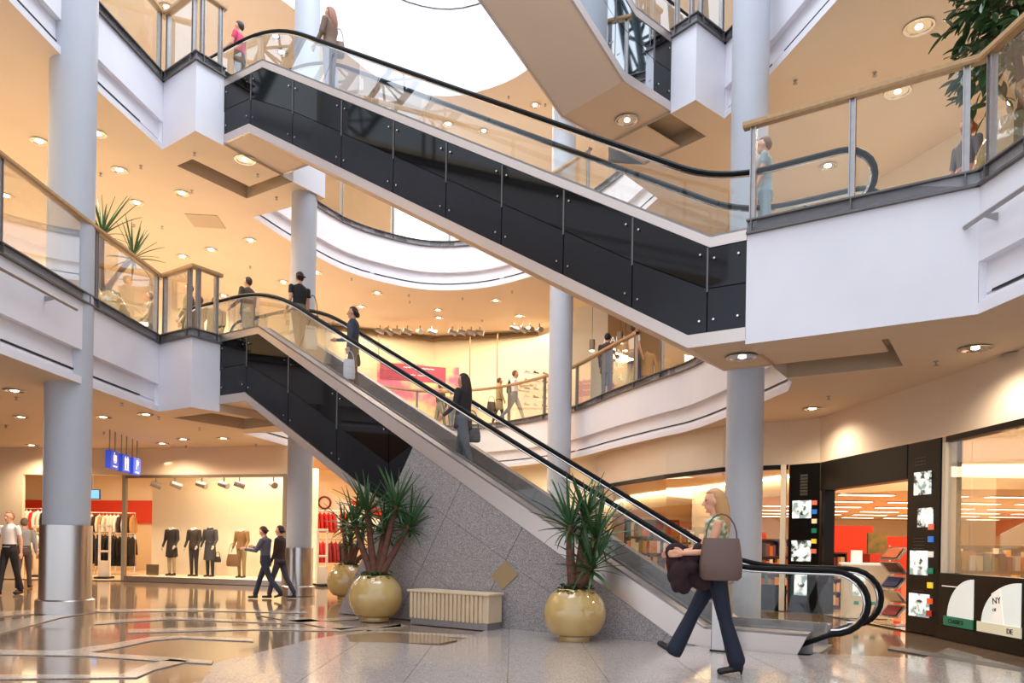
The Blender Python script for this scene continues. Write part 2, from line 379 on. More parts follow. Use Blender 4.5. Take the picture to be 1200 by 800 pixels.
# ------------------------------------------------------------------ escalators
RADN = .37
def fillet(pts, r=1.0, n=6):
    P = [Vector(p) for p in pts]; out = [P[0]]
    for i in range(1, len(P)-1):
        a = (P[i-1]-P[i]); b = (P[i+1]-P[i]); k = min(r, a.length*.45, b.length*.45)
        p0 = P[i]+a.normalized()*k; p2 = P[i]+b.normalized()*k
        for j in range(n+1):
            t = j/n; out.append(p0*(1-t)**2+P[i]*2*t*(1-t)+p2*t*t)
    out.append(P[-1]); return out
def make_escalator(label, org, ed, pd, z0, d0, d1, c0, c1, s_bend0=.45, s_bend1=9.05, cs0=.72, cs1=9.42, smax=10.18, smin_clad=0.0, width=1.45,
                   rail_h=.74, granite=False, mirror=None, rise=5.2, top_tail=1.1, bot_tail=1.0, clad_top=True):
    """profile in (s, z): s runs up the slope from the lower landing"""
    Wd = lambda s, p, z: Vector((org.x+ed.x*s+pd.x*p, org.y+ed.y*s+pd.y*p, z))
    root = empty('escalator', Wd(0, 0, z0), label=label, cat='escalator')
    root_loc = root.location.copy()
    def bld(mb, name, m, **k):
        mb.v = [tuple(Vector(v)-root_loc) for v in mb.v]
        return mb.build(name, m, root, **k)
    Zt = z0+rise
    def deck(s):
        if s <= s_bend0: return z0+d0
        if s >= s_bend1: return Zt+d1
        return z0+d0+(Zt+d1-z0-d0)*(s-s_bend0)/(s_bend1-s_bend0)
    def soff(s):
        if s <= cs0: return z0+c0
        if s >= cs1: return Zt+c1
        return z0+c0+(Zt+c1-z0-c0)*(s-cs0)/(cs1-cs0)
    slope = (Zt+d1-z0-d0)/(s_bend1-s_bend0)
    pv = Vector((pd.x, pd.y, 0))
    def face(mb, poly, p, th):
        mb.extrude([Wd(s, p, z) for s, z in poly], pv*th)
    S0 = -.78 if z0 < 1 else smin_clad
    for side, p in ((0, -.012), (1, width-.03)):
        top = [(S0, deck(S0)), (s_bend0, deck(s_bend0)), (s_bend1, deck(s_bend1)), (smax, deck(smax))]
        bot = [(s, z-.155) for s, z in top]
        if z0 < 1: bot[0] = (S0+.12, 0); bot[1] = (s_bend0+.05, 0); bot.insert(2, (s_bend0+.33, .04)); 
        mb = MB(); face(mb, top+bot[::-1], p, .042); bld(mb, 'side_trim', M['trimsteel'])
        # deck between trim and glass
        mb = MB()
        q0, q1 = (p, p+.20) if side == 0 else (width-.20, width)
        for a, b in zip(top[:-1], top[1:]):
            vs = [Wd(a[0], q0, a[1]), Wd(a[0], q1, a[1]+.01), Wd(b[0], q1, b[1]+.01), Wd(b[0], q0, b[1])]
            mb.extrude(vs, (0, 0, -.03))
        bld(mb, 'balustrade_deck', M['steel_matt'])
        # inner skirt
        mb = MB(); q = .26 if side == 0 else width-.27
        tops = [(s, z+.03) for s, z in top]
        face(mb, tops+[(s, z-.42) for s, z in top][::-1], q, .012); bld(mb, 'skirt', M['steel_matt'])
        # handrail loop
        q = .17 if side == 0 else width-.17
        zr0, zr1 = z0+d0+rail_h, Zt+d1+rail_h
        core = fillet([(-bot_tail, zr0), (s_bend0-.05, zr0), (s_bend1-.05, zr1), (smax+top_tail, zr1)], 1.0, 8)
        botc = []; topc = []
        for k in range(1, 13):
            a = PI/2+PI*k/12
            botc.append((-bot_tail+RADN*1.05*math.cos(a), zr0-RADN+RADN*math.sin(a)))
            topc.append((smax+top_tail-RADN*1.05*math.cos(a), zr1-RADN+RADN*math.sin(a)))
        tail = [(-bot_tail+.38, z0+.08)] if z0 < 9 or True else []
        path = [Vector(t) for t in (tail+botc[::-1])]+core+[Vector(t) for t in topc]
        mb = MB(); mb.tube([Wd(s, q, z) for s, z in path], .031, 8, flat=1.0); bld(mb, 'handrail', M['rubber'], smooth=True)
        mb = MB(); inner = [Vector(t) for t in botc[::-1]]+core+[Vector(t) for t in topc]
        cen = []
        for i, v in enumerate(inner):
            d = (inner[min(i+1, len(inner)-1)]-inner[max(i-1, 0)]).normalized(); nrm = Vector((d.y, -d.x))
            cen.append(v+nrm*.045)
        mb.tube([Wd(s, q, z) for s, z in cen], .016, 6); bld(mb, 'rail_track', M['chrome'], smooth=True)
        # glass panes, joints square to the slope
        L = [core[0]]; 
        stations = []
        dist = 0; nxt = 0
        dense = []
        for a, b in zip(core[:-1], core[1:]):
            n = max(1, int((b-a).length/.12))
            for k in range(n): dense.append(a+(b-a)*k/n)
        dense.append(core[-1])
        def under(v):
            s = v.x; 
            f = max(0, min(1, (s-s_bend0+.3)/.9)) * max(0, min(1, (s_bend1+.2-s)/.9))
            sb = s+f*rail_h*math.sin(math.atan(slope))*.85
            return Vector((sb, deck(sb)+.02))
        stations = [(v-Vector((0, .05)), under(v)) for v in dense]
        pitch = 1.33; cur = [stations[0]]; acc = 0; panes = []
        for i in range(1, len(stations)):
            acc += (stations[i][0]-stations[i-1][0]).length; cur.append(stations[i])
            if acc > pitch: panes.append(cur); cur = [stations[i]]; acc = 0
        if len(cur) > 1: panes.append(cur)
        for pi, pn in enumerate(panes):
            t = [x[0] for x in pn]; b = [x[1] for x in pn]
            g = .006
            t[0] = t[0]+Vector((g, g*slope)); b[0] = b[0]+Vector((g, g*slope)); t[-1] = t[-1]-Vector((g, g*slope)); b[-1] = b[-1]-Vector((g, g*slope))
            mb = MB(); vs = [Wd(v.x, q, v.y) for v in t]+[Wd(v.x, q, v.y) for v in b]; n = len(t)
            mb.add(vs, [(i, i+1, n+i+1, n+i) for i in range(n-1)])
            if pi == 0:   # rounded ends
                arc = [Vector(x) for x in botc]; c = [Wd(v.x, q, v.y) for v in [core[0]-Vector((0, .05))]+[a*.92+Vector((-bot_tail, zr0-RADN))*.08 for a in arc]+[Vector((-bot_tail+.2, z0+max(d0,0)+.02)), b[0]]]
                mb.add(c, [tuple(range(len(c)))])
            if pi == len(panes)-1:
                arc = [Vector(x) for x in topc]; c = [Wd(v.x, q, v.y) for v in [core[-1]-Vector((0, .05))]+[a*.92+Vector((smax+top_tail, zr1-RADN))*.08 for a in arc]+[b[-1]]]
                mb.add(c, [tuple(range(len(c)))])
            bld(mb, 'glass_pane', M['glass'])
    # soffit lining
    sl = [(smin_clad-(1.4 if z0 > 1 else 0), soff(0)), (cs0, soff(cs0)), (cs1, soff(cs1)), (smax+1.1, soff(smax))]
    if z0 < 1:
        k = (5.7-cs0)/(cs1-cs0); sl = [(5.7, soff(5.7)), (cs1, soff(cs1)), (smax+1.1, soff(smax))]
    mb = MB()
    for a, b in zip(sl[:-1], sl[1:]):
        a0 = 0.01 if True else 0
        if a[0] < -.01 and a is sl[0] and z0 > 1:   # the tail inside the right landing starts deeper
            m0 = (0.0, a[1])
            mb.extrude([Wd(a[0], .62, a[1]), Wd(m0[0], .62, a[1]), Wd(m0[0], width, a[1]), Wd(a[0], width, a[1])], (0, 0, .03)); a = m0
        mb.extrude([Wd(a[0], .01, a[1]), Wd(b[0], .01, b[1]), Wd(b[0], width-.01, b[1]), Wd(a[0], width-.01, a[1])], (0, 0, .03))
    bld(mb, 'soffit_panel', M['soffit'])
    for p in (-.012, width-.03):
        tp = [(s, z+.15) for s, z in (sl if z0 < 1 else [(0, soff(0))]+sl[1:])]; tp[-1] = (smax, tp[-1][1])
        lo = [(s, z-.012) for s, z in tp]; lo = [(s, z-.15) for s, z in lo]
        mb = MB(); face(mb, tp+lo[::-1], p, .042); bld(mb, 'soffit_trim', M['trimsteel'])
    # cladding, in panels; the grey lower half is a painted reflection
    s_from = 5.15 if z0 < 1 else smin_clad
    edges = [s_from]
    marks = [s for s in (0.48, 1.5, 2.55, 3.6, 4.65, 5.75, 6.95, 8.2, 9.38, smax) if s > s_from+.3]
    edges += marks
    for p in (0.0, width-.03):
        for k, (a, b) in enumerate(zip(edges[:-1], edges[1:])):
            a2, b2 = a+.008, b-.008
            def prof(f, a, b, brk):
                l = [(a, f(a))]+[(x, f(x)) for x in brk if a < x < b]+[(b, f(b))]; return l
            up = prof(lambda s: deck(s)-.165, a2, b2, [s_bend0, s_bend1]); lo = prof(lambda s: soff(s)+.16, a2, b2, [cs0, cs1])
            if z0 < 1:   # cut back where the granite base starts
                lo = [(s, max(z, 2.8-(s-5.2)*1.7 if s < 6.85 else z)) for s, z in lo]
                if k == 0: lo = [(a2, up[0][1]-.02), (5.72, soff(5.72)+.16), (b2, soff(b2)+.16)] if b2 > 5.75 else lo
            mid_u = [(s, zl+(zu-zl)*.52) for (s, zu), zl in zip([(a2, up[0][1]), (b2, up[-1][1])], [lo[0][1], lo[-1][1]])]
            mu = M['blackglass']; 
            if mirror and k in mirror: mu = M['mirrorglass']
            mb = MB(); face(mb, up+mid_u[::-1], p, .02); bld(mb, 'glass_cladding_panel', mu)
            mb = MB(); ml = [(s, z-.012) for s, z in mid_u]; face(mb, ml+lo[::-1], p, .02); bld(mb, 'lower_reflection_panel', M['charcoal'] if not (mirror and k in mirror) else M['mirrorglass'])
            if p == 0.0:
                for s in (a+.09, b-.09):
                    for z in (deck(s)-.30, soff(s)+.30):
                        if z0 < 1 and (s < 6.0 and z < 3): continue
                        mb = MB(); c = Wd(s, -.012, z)
                        mb.tube([c, c-pv*.02], .014, 8); bld(mb, 'bolt', M['chrome'])
                if k % 1 == 0 and not (z0 < 1 and k == 0):
                    mb = MB(); mb.bar(Wd(b, -.006, soff(b)+.17+.45*(deck(b)-soff(b)-.3)), Wd(b, -.006, deck(b)-.17), .022, .012, up=pv); bld(mb, 'mullion', M['beam'])
    # dark core so that nothing shows between the two clad sides
    mb = MB()
    core_s = [s_from+.02, cs0, s_bend0, s_bend1, cs1, smax-.02]; core_s = sorted(x for x in core_s if x >= s_from+.02)
    up = [(s, deck(s)-.45) for s in core_s]; lo = [(s, soff(s)+.06) for s in core_s]
    if z0 < 1: lo[0] = (core_s[0], up[0][1]-.05)
    face(mb, up+lo[::-1], .06, width-.12); bld(mb, 'truss_core', M['black'])
    # steps
    n = 24; run = (s_bend1+.45-(s_bend0+.35))
    proto = None
    for k in range(-2, n+2):
        t = min(max(k/n, 0), 1); s = s_bend0+.35+k*run/n; z = z0+rise*t
        mb = MB(); 
        if proto is None:
            mb.box((0, 0, -.10), (run/n-.006, width-.56, .20))
            for j in range(7): mb.box((0, -(width-.6)/2+.06+j*(width-.72)/6, .004), (run/n-.02, .05, .01))
            proto = mb.build('step', M['steel_matt'], root); o = proto
        else: o = proto.copy(); C.objects.link(o)
        o.parent = root; w = Wd(s, width/2, z)-root_loc; o.location = w; o.rotation_euler.z = math.atan2(ed.y, ed.x)
    # landing plates
    for sa, sb, z in ((-.85, s_bend0-.45, z0+.012), (s_bend1+.9, smax+1.3, Zt+.012)):
        mb = MB(); mb.extrude([Wd(sa, .27, z), Wd(sb, .27, z), Wd(sb, width-.27, z), Wd(sa, width-.27, z)], (0, 0, -.03)); bld(mb, 'comb_plate', M['steel_matt'])
    return root
make_escalator('lower escalator rising from the speckled granite base to the second level', A2, E2, P2, 0.0, .25, .03, -1.35, -1.33)
make_escalator('upper escalator with long black side spanning from the right landing box to the third level', A2, E2, P2, Z2, -.08, -.19, -1.44, -1.44)
make_escalator('topmost escalator passing overhead, seen from below near the roof light', C0, CD, CN, Z3, -.08, -.19, -1.44, -1.44,
               s_bend0=1.0, s_bend1=9.6, cs0=1.27, cs1=9.97, smax=10.73, mirror=(1, 2, 3))
# granite base of the lower escalator: big stones with fine joints
gb = empty('granite_escalator_base', EW(0, 0, 0)); gb['kind'] = 'structure'; gb['label'] = 'speckled grey granite base under the lower escalator'
def gline(s): return .25-.155+5.0*0+ (5.2+.03-.25)*(s-.45)/(9.05-.45)-.012
joints = [.82, 2.1, 3.45, 4.8, 6.15, 6.86]
o0 = EW(0, 0, 0)
def clip_poly(poly, f):
    out = []
    for i in range(len(poly)):
        a, b = poly[i], poly[(i+1) % len(poly)]; fa, fb = f(a), f(b)
        if fa >= 0: out.append(a)
        if (fa >= 0) != (fb >= 0):
            t = fa/(fa-fb); out.append((a[0]+(b[0]-a[0])*t, a[1]+(b[1]-a[1])*t))
    return out
for p, th in ((-.004, .03), (1.43, .03)):
    sk = .86   # joints lean square to the slope
    for i in range(-3, 9):
        for j in range(-6, 5):
            s0 = i*1.35; 
            cell = []
            for (a, b) in ((0, 0), (1, 0), (1, 1), (0, 1)):
                u = (i+a)*1.30; v = (j+b)*.92-.35   # along the slope, square to it
                cell.append((u*.866-v*.5+1.0, u*.5+v*.866))
            cell = clip_poly(cell, lambda q: q[1]-0.0)
            if len(cell) > 2: cell = clip_poly(cell, lambda q: gline(q[0])-q[1])
            if len(cell) > 2: cell = clip_poly(cell, lambda q: (6.86-(q[1])*.59)-q[0])
            if len(cell) > 2: cell = clip_poly(cell, lambda q: q[0]-.6)
            if len(cell) < 3: continue
            cx = sum(q[0] for q in cell)/len(cell); cz = sum(q[1] for q in cell)/len(cell)
            cell = [(q[0]+(cx-q[0])*.006, q[1]+(cz-q[1])*.006) for q in cell]
            mb = MB(); mb.extrude([EW(s, p, z)-o0 for s, z in cell], Vector((P2.x, P2.y, 0))*th)
            mb.build('granite_panel', M['granite'], gb)
mb = MB(); cr = [(.62, 0), (6.84, 0), (5.22, gline(5.22)-.03), (.62, gline(.62)-.03)]
mb.extrude([EW(s, .02, z)-o0 for s, z in cr], Vector((P2.x, P2.y, 0))*1.41); mb.build('backing', M['beam'], gb)
mb = MB(); mb.extrude([EW(6.85, -.0, 0)-o0, EW(5.2, -.0, 2.8)-o0, EW(5.2, 1.45, 2.8)-o0, EW(6.85, 1.45, 0)-o0], (.02, 0, 0)); mb.build('end_panel', M['granite'], gb)
# ------------------------------------------------------------------ walls of the three levels
M['wall'] = mat('warm_wall_paint', srgb(232, 206, 170), .7)
M['wall_light'] = mat('light_wall_paint', srgb(240, 226, 200), .7)
M['red'] = mat('red_wall_paint', srgb(214, 60, 34), .6)
M['darkwood'] = mat('dark_shelf_wood', srgb(96, 48, 26), .45, noise=(9, srgb(76, 36, 20), .3))
M['shopblack'] = mat('black_shopfront_panel', srgb(10, 7, 6), .35, spec=.2)
M['bronze'] = mat('bronze_frame', srgb(150, 128, 100), .35, .6)
wall_path = [Vector(p) for p in [(-14, 1), (-14, 17), (-11.5, 22.5), (-8.0, 26.3), (-3, 28.2), (.8, 27.2), (3.9, 23.4), (6.0, 19.3), (7.7, 15), (9.6, 9), (10, 1)]]
def wall_run(name, path, z0, z1, m, label):
    mb = MB(); mb.add([(p.x, p.y, z) for p in path for z in (z0, z1)], [(2*i, 2*i+1, 2*i+3, 2*i+2) for i in range(len(path)-1)])
    return struct(mb.build(name, m), label)
wall_run('wall_back', wall_path, Z2-.03, S3, M['wall_light'], 'second level wall behind the walkway')
wall_run('wall_back', wall_path[:8], Z3-.03, S4, M['wall'], 'third level wall behind the walkway')
wall_run('wall_left', [Vector((-26, 1)), Vector((-26, 40)), Vector((24, 40)), Vector((24, 1))], -.01, S2, M['wall'], 'outer walls of the ground level shops')
# ------------------------------------------------------------------ balustrades
def balustrade(label, path, z, closed_ends=True, spacing=1.45, curved=False, group=None, top=1.19, ends=(.10, .10)):
    path = [Vector(p) for p in path]
    root = empty('glass_balustrade', (path[0].x, path[0].y, z), label=label, cat='balustrade', group=group); o = root.location.copy()
    def bld(mb, n, m, **k):
        mb.v = [tuple(Vector(v)-o) for v in mb.v]; return mb.build(n, m, root, **k)
    mb = MB(); prof = [(.05, top), (.05, top-.045), (.035, top-.07), (-.05, top-.07), (-.07, top-.045), (-.07, top), (.05, top)]
    sweep(mb, path, prof, z); bld(mb, 'handrail', M['wood'])
    # sample posts along the run
    seglen = [(path[i+1]-path[i]).length for i in range(len(path)-1)]; tot = sum(seglen)
    def at(d):
        for i, L in enumerate(seglen):
            if d <= L or i == len(seglen)-1:
                t = d/L; q = path[i].lerp(path[i+1], t); dd = (path[i+1]-path[i]).normalized(); return q, dd
            d -= L
    posts = []
    if curved:
        n = max(1, round(tot/spacing)); posts = [ends[0]+(tot-ends[0]-ends[1])*k/n for k in range(n+1)]
    else:
        acc = 0
        for i, L in enumerate(seglen):
            a = acc+(ends[0] if i == 0 else .13); b = acc+L-(ends[1] if i == len(seglen)-1 else .13)
            n = max(1, round((b-a)/spacing)) if b-a > .5 else 1
            posts += [a+(b-a)*k/n for k in range(n+1)]; acc += L
    for d in posts:
        q, dd = at(d); nn = Vector((dd.y, -dd.x)); mb = MB()
        for off in (-.028, .028):
            c = q+dd*off-nn*.02; mb.box((c.x, c.y, z+(top-.07)/2), (.012, .075, top-.07), rz=math.atan2(dd.y, dd.x))
        c = q-nn*.02; mb.box((c.x, c.y, z+(top-.07)/2), (.045, .03, top-.07), rz=math.atan2(dd.y, dd.x))
        bld(mb, 'post', M['steel_matt'])
        mb = MB(); c = q+nn*.03; mb.box((c.x, c.y, z-.09), (.016, .045, .15), rz=math.atan2(dd.y, dd.x)); bld(mb, 'bracket', M['beam'])
    for a, b in zip(posts[:-1], posts[1:]):
        if b-a < .34: continue
        n = max(1, int((b-a)/.35)) if curved else 1
        pts = [at(a+.045+(b-a-.09)*k/n) for k in range(n+1)]
        mb = MB(); vs = []
        for q, dd in pts:
            nn = Vector((dd.y, -dd.x)); c = q-nn*.02; vs += [(c.x, c.y, z+.01), (c.x, c.y, z+top-.09)]
        mb.add(vs, [(2*i, 2*i+1, 2*i+3, 2*i+2) for i in range(n)]); bld(mb, 'glass_pane', M['glass'])
    return root
balustrade('glass balustrade with oak handrail along the left side of the second level', left2+Lbox[1:], Z2, spacing=1.5)
balustrade('glass balustrade with oak handrail on the right landing box of the second level', [BP(.06, 0)]+Abox[1:]+right2[1:2]+right2[2:], Z2, spacing=1.17, ends=(.12, .1))
balustrade('curved glass balustrade with oak handrail at the back of the second level', far2[:-14], Z2, curved=True, spacing=1.85)
balustrade('short glass balustrade run between back column and upper escalator, second level', far2[-13:-2], Z2, curved=True, spacing=1.9)
balustrade('glass balustrade with oak handrail along the left side of the third level', left3+Lbox3[1:], Z3, spacing=1.5)
balustrade('curved glass balustrade at the back of the third level', far3[:-6], Z3, curved=True, spacing=1.9)
balustrade('glass balustrade on the small white landing box of the third level', [C0, C1, C2], Z3, spacing=1.2)
balustrade('glass balustrade of the third level right of the pale column', right3, Z3, curved=False, spacing=1.5)
# wall rails on the white fascias
def wall_rail(label, a, b, nrm, k):
    root = empty('wall_rail', a, label=label, cat='rail'); a, b = Vector(a), Vector(b)
    mb = MB(); mb.tube([(0,0,0), b-a], .025, 8); mb.build('tube', M['steel_matt'], root, smooth=True)
    for i in range(k):
        p = (b-a)*((i+.25)/k); n = Vector(nrm)
        mb = MB(); mb.extrude([p, p+n*.16+Vector((0,0,.03)), p+n*.16-Vector((0,0,.06)), p-Vector((0,0,.02))], (b-a).normalized()*.02); mb.build('bracket', M['steel_matt'], root)
wall_rail('grey tube rail on brackets along the white fascia at far right', (4.68, 7.85, 4.62), (4.76, 3.0, 4.62), (1,0,0), 4)
wall_rail('grey tube rail along the left fascia beside the big column', (-6.84, 11.7, 4.77), (-6.80, 5.0, 4.77), (-1,0,0), 3)
# ------------------------------------------------------------------ left clothes shop
F1 = D(146, 600, 21.1).xy; F2 = D(334, 600, 19.8).xy; fd = (F2-F1).normalized(); fn = Vector((-fd.y, fd.x))   # fn points into the shop
if fn.y < 0: fn = -fn
ZW = 2.96
Fq = lambda t, n, z: Vector((*(F1+fd*t+fn*n), z))
FL = (F2-F1).length
def wall_panel(name, a, b, z0, z1, m, label, th=.12, nrm=None):
    a, b = Vector(a), Vector(b); d = (b-a).normalized(); n = nrm or Vector((-d.y, d.x))
    mb = MB(); mb.prism([a, b, b+n*th, a+n*th], z0, z1); return struct(mb.build(name, m), label)
aL = D(-60, 600, 21.5).xy; bL = D(26, 600, 21.3).xy
wall_panel('wall_left', D(-400, 600, 21.5).xy, bL, 0, S2, M['wall'], 'plain wall left of the clothes shop entrance', nrm=Vector((0,1)))
wall_panel('wall_front', bL, F1, 2.96, S2, M['wall'], 'bulkhead over the clothes shop entrance', nrm=Vector((0,1)))
wall_panel('wall_front', F1, F2, ZW, S2, M['wall'], 'bulkhead over the clothes shop window')
wall_panel('wall_front', F2, D(345, 600, 19.7).xy, 0, S2, M['wall'], 'narrow pier at the right of the clothes shop window')
struct(poly_obj('floor', [[(-26, 21.2), (F1.x, 21.1), (F2.x, 19.85), (-4.0, 24.2), (-4.0, 33), (-26, 33)]], .006, mat('shop_floor', srgb(226, 200, 168), .25)), 'pale floor of the clothes shop')
wn = empty('window_1', Fq(0, 0, 0)); struct(wn, 'large display window of the clothes shop'); wo = wn.location.copy()
def wb_(mb, n, m): mb.v = [tuple(Vector(v)-wo) for v in mb.v]; return mb.build(n, m, wn)
mb = MB(); mb.bar(Fq(0, 0, 0), Fq(0, 0, ZW), .12, .10, up=(1,0,0)); wb_(mb, 'frame_post', M['bronze'])
mb = MB(); mb.bar(Fq(FL, 0, 0), Fq(FL, 0, ZW), .12, .10, up=(1,0,0)); wb_(mb, 'frame_post', M['bronze'])
mb = MB(); mb.bar(Fq(0, 0, ZW-.04), Fq(FL, 0, ZW-.04), .08, .08); wb_(mb, 'frame_head', M['bronze'])
mb = MB(); mb.bar(Fq(0, 0, .07), Fq(FL, 0, .07), .10, .14); wb_(mb, 'sill', M['steel'])
for k in range(3):
    a, b = FL*k/3+.02, FL*(k+1)/3-.02
    mb = MB(); mb.add([Fq(a, .01, .14), Fq(b, .01, .14), Fq(b, .01, ZW-.08), Fq(a, .01, ZW-.08)], [(0,1,2,3)]); wb_(mb, 'glass_pane', M['shopglass'])
mb = MB(); mb.prism([Fq(.1, .05, 0).xy, Fq(FL, .05, 0).xy, Fq(FL, 1.7, 0).xy, Fq(.1, 1.7, 0).xy], .0, .14); struct(mb.build('display_floor', M['wall_light']), 'raised floor of the display window')
wall_panel('wall_back', Fq(-.45, 1.6, 0).xy, Fq(FL, 1.6, 0).xy, .1, ZW+.3, M['wall_light'], 'cream back panel of the display window')
wall_panel('wall_back', Fq(-12, 6.0, 0).xy, Fq(FL+1, 6.5, 0).xy, 0, 1.75, M['wall'], 'back wall of the clothes shop')
wall_panel('wall_back', Fq(-12, 5.9, 0).xy, Fq(FL+1, 6.4, 0).xy, 1.75, 2.6, M['red'], 'red band on the back wall of the clothes shop')
wall_panel('wall_back', Fq(-12, 6.0, 0).xy, Fq(FL+1, 6.5, 0).xy, 2.6, S2, M['wall_light'], 'upper back wall of the clothes shop')
mb = MB(); q = Fq(.75, .25, .32); mb.box(q, (.40, .03, .30), rz=math.atan2(fd.y, fd.x)); tag(mb.build('notice_board', M['bronze']), 'small bronze panel low in the left of the display window', 'panel')
# security gates
def gate(p, label, h=1.35, rz=0):
    r = empty('security_gate', (p[0], p[1], 0), rz, label, 'gate')
    mb = MB(); mb.box((0, 0, .03), (.34, .5, .06)); mb.build('foot', M['black'], r)
    mb = MB()
    for x in (-.15, .15): mb.box((x, 0, h/2+.03), (.06, .05, h-.05))
    mb.box((0, 0, h), (.36, .05, .07)); mb.box((0, 0, .28), (.30, .05, .5)); mb.box((0, 0, .80), (.30, .05, .06)); mb.build('panel', M['wall_light'], r, bevel=.01)
gate(D(122, 677, 22.0).xy+Vector((0,0)), 'white security gate right of the big column at the shop entrance', 1.55)
gate(D(46, 671, 22.4).xy, 'white security gate left of the big column at the shop entrance', 1.5)
gate(D(377, 690, 20.2).xy, 'tall white security gate behind the rear column', 1.5, .9)
# tv
r = empty('television', D(108, 579, 23.0), .15, 'small blue television screen hung in the clothes shop', 'television')
mb = MB(); mb.box((0, 0, 0), (.46, .06, .30)); mb.build('casing', M['black'], r); 
mb = MB(); mb.box((0, -.035, 0), (.42, .01, .26)); mb.build('screen', mat('tv_glow', srgb(90,150,220), .3, emit=srgb(110,170,240), estr=1.6), r)
mb = MB(); mb.bar((0, 0, .15), (0, 0, .9), .03, .03); mb.build('hanger', M['steel_matt'], r)
# ------------------------------------------------------------------ bookshop on the right
K = [Vector(p) for p in [(2.35, 21.0), (2.85, 19.2), (3.5, 17.2), (4.3, 15.4), (5.40, 14.70), (5.80, 14.2), (6.04, 11.50), (6.12, 10.76), (6.17, 9.0), (6.2, 5.0)]]
KZ = 2.86
def frame_on(a, b, origin=None):
    """local frame on a facade piece: x along a->b, y into the shop"""
    a, b = Vector(a), Vector(b); d = (b-a).normalized(); return a, d, (b-a).length, math.atan2(d.y, d.x)
inn = Vector((1, .25)).normalized()
struct(poly_obj('floor', [[tuple(k) for k in K]+[(24, 5), (24, 40), (2.35, 40)]], .008, mat('bookshop_floor', srgb(226, 198, 160), .12, coat=.4)), 'pale polished floor of the bookshop')
BL = [Vector(p) for p in [(24, 17.2), (12.2, 18), (10.4, 18.4), (7.85, 21.6), (5.2, 31), (5.0, 40)]]
struct(poly_obj('ceiling', [[tuple(k) for k in K]+[(24, 5)]+[tuple(b) for b in BL]+[(2.3, 40)]], 3.3, M['soffit'], True), 'upper ceiling just inside the bookshop windows')
struct(poly_obj('ceiling', [[tuple(b) for b in BL]+[(24, 40)]], 2.72, M['soffit'], True), 'lower ceiling of the bookshop with strip lamps')
wall_run('wall_back', BL, 2.72, 3.3, M['wall_light'], 'stepped bulkhead in the bookshop lit by a cove lamp')
mb = MB()
for a, b in zip(BL[:-1], BL[1:]):
    n = Vector((-(b-a).y, (b-a).x)).normalized(); s_ = -1 if n.y > 0 else 1
    n = n*s_
    mb.bar((a.x+n.x*.12, a.y+n.y*.12, 3.24), (b.x+n.x*.12, b.y+n.y*.12, 3.24), .07, .04)
o = mb.build('cove_lamp', mat('cove_glow', (1,.9,.7,1), .5, emit=(1,.80,.52,1), estr=11)); tag(o, 'continuous bright cove lamp along the bulkhead in the bookshop', 'lamp')
wall_run('wall_front', K[:5], KZ, S2, M['soffit'], 'cream bulkhead above the bookshop windows')
wall_run('wall_front', K[4:], KZ, S2, M['soffit'], 'cream bulkhead above the bookshop entrance')
wall_panel('wall_back', (4, 39.5), (24, 39.5), 0, 2.8, M['wall_light'], 'far wall of the bookshop')
wall_panel('wall_back', (10.3, 25.5), (12.1, 25.2), 0, 2.0, M['red'], 'orange red wall block in the bookshop')
wall_panel('wall_back', (12.2, 28.5), (15.2, 28.2), 0, 1.7, M['red'], 'second orange red wall in the bookshop')
wall_panel('wall_back', (6.4, 26), (8.8, 26), 0, 1.75, M['red'], 'red wall seen through the left bookshop window')
wall_panel('wall_back', (-.6, 26.5), (2.4, 21.3), 0, S2, M['wall_light'], 'cream wall at the back of the ground level')
wall_panel('wall_back', (-3.9, 24.4), (-.6, 26.5), 0, S2, M['wall'], 'wall behind the escalator base')
# left window (dark top rail, bronze jamb, panes)
w2 = empty('window_2', (K[0].x, K[0].y, 0)); struct(w2, 'curved bookshop window behind the lower escalator'); w2o = w2.location.copy()
def w2b(mb, n, m): mb.v = [tuple(Vector(v)-w2o) for v in mb.v]; return mb.build(n, m, w2)
mb = MB(); sweep(mb, K[:5], [(-.05, 0), (.05, 0), (.05, -.09), (-.05, -.09)], KZ); w2b(mb, 'frame_head', M['shopblack'])
for a, b in zip(K[:4], K[1:5]):
    a3, b3 = a.lerp(b, .01), a.lerp(b, .99)
    mb = MB(); mb.add([(a3.x, a3.y, .5), (b3.x, b3.y, .5), (b3.x, b3.y, KZ-.09), (a3.x, a3.y, KZ-.09)], [(0,1,2,3)]); w2b(mb, 'glass_pane', M['shopglass'])
    mb = MB(); mb.add([(a3.x, a3.y, .0), (b3.x, b3.y, .0), (b3.x, b3.y, .5), (a3.x, a3.y, .5)], [(0,1,2,3)]); w2b(mb, 'base_panel', M['shopblack'])
mb = MB(); mb.box((K[0].x, K[0].y, KZ/2), (.30, .2, KZ)); w2b(mb, 'frame_post', M['bronze'])
mb = MB(); mb.box((K[4].x-.08, K[4].y+.05, KZ/2), (.10, .12, KZ), rz=-.5); w2b(mb, 'frame_post', M['wall_light'])
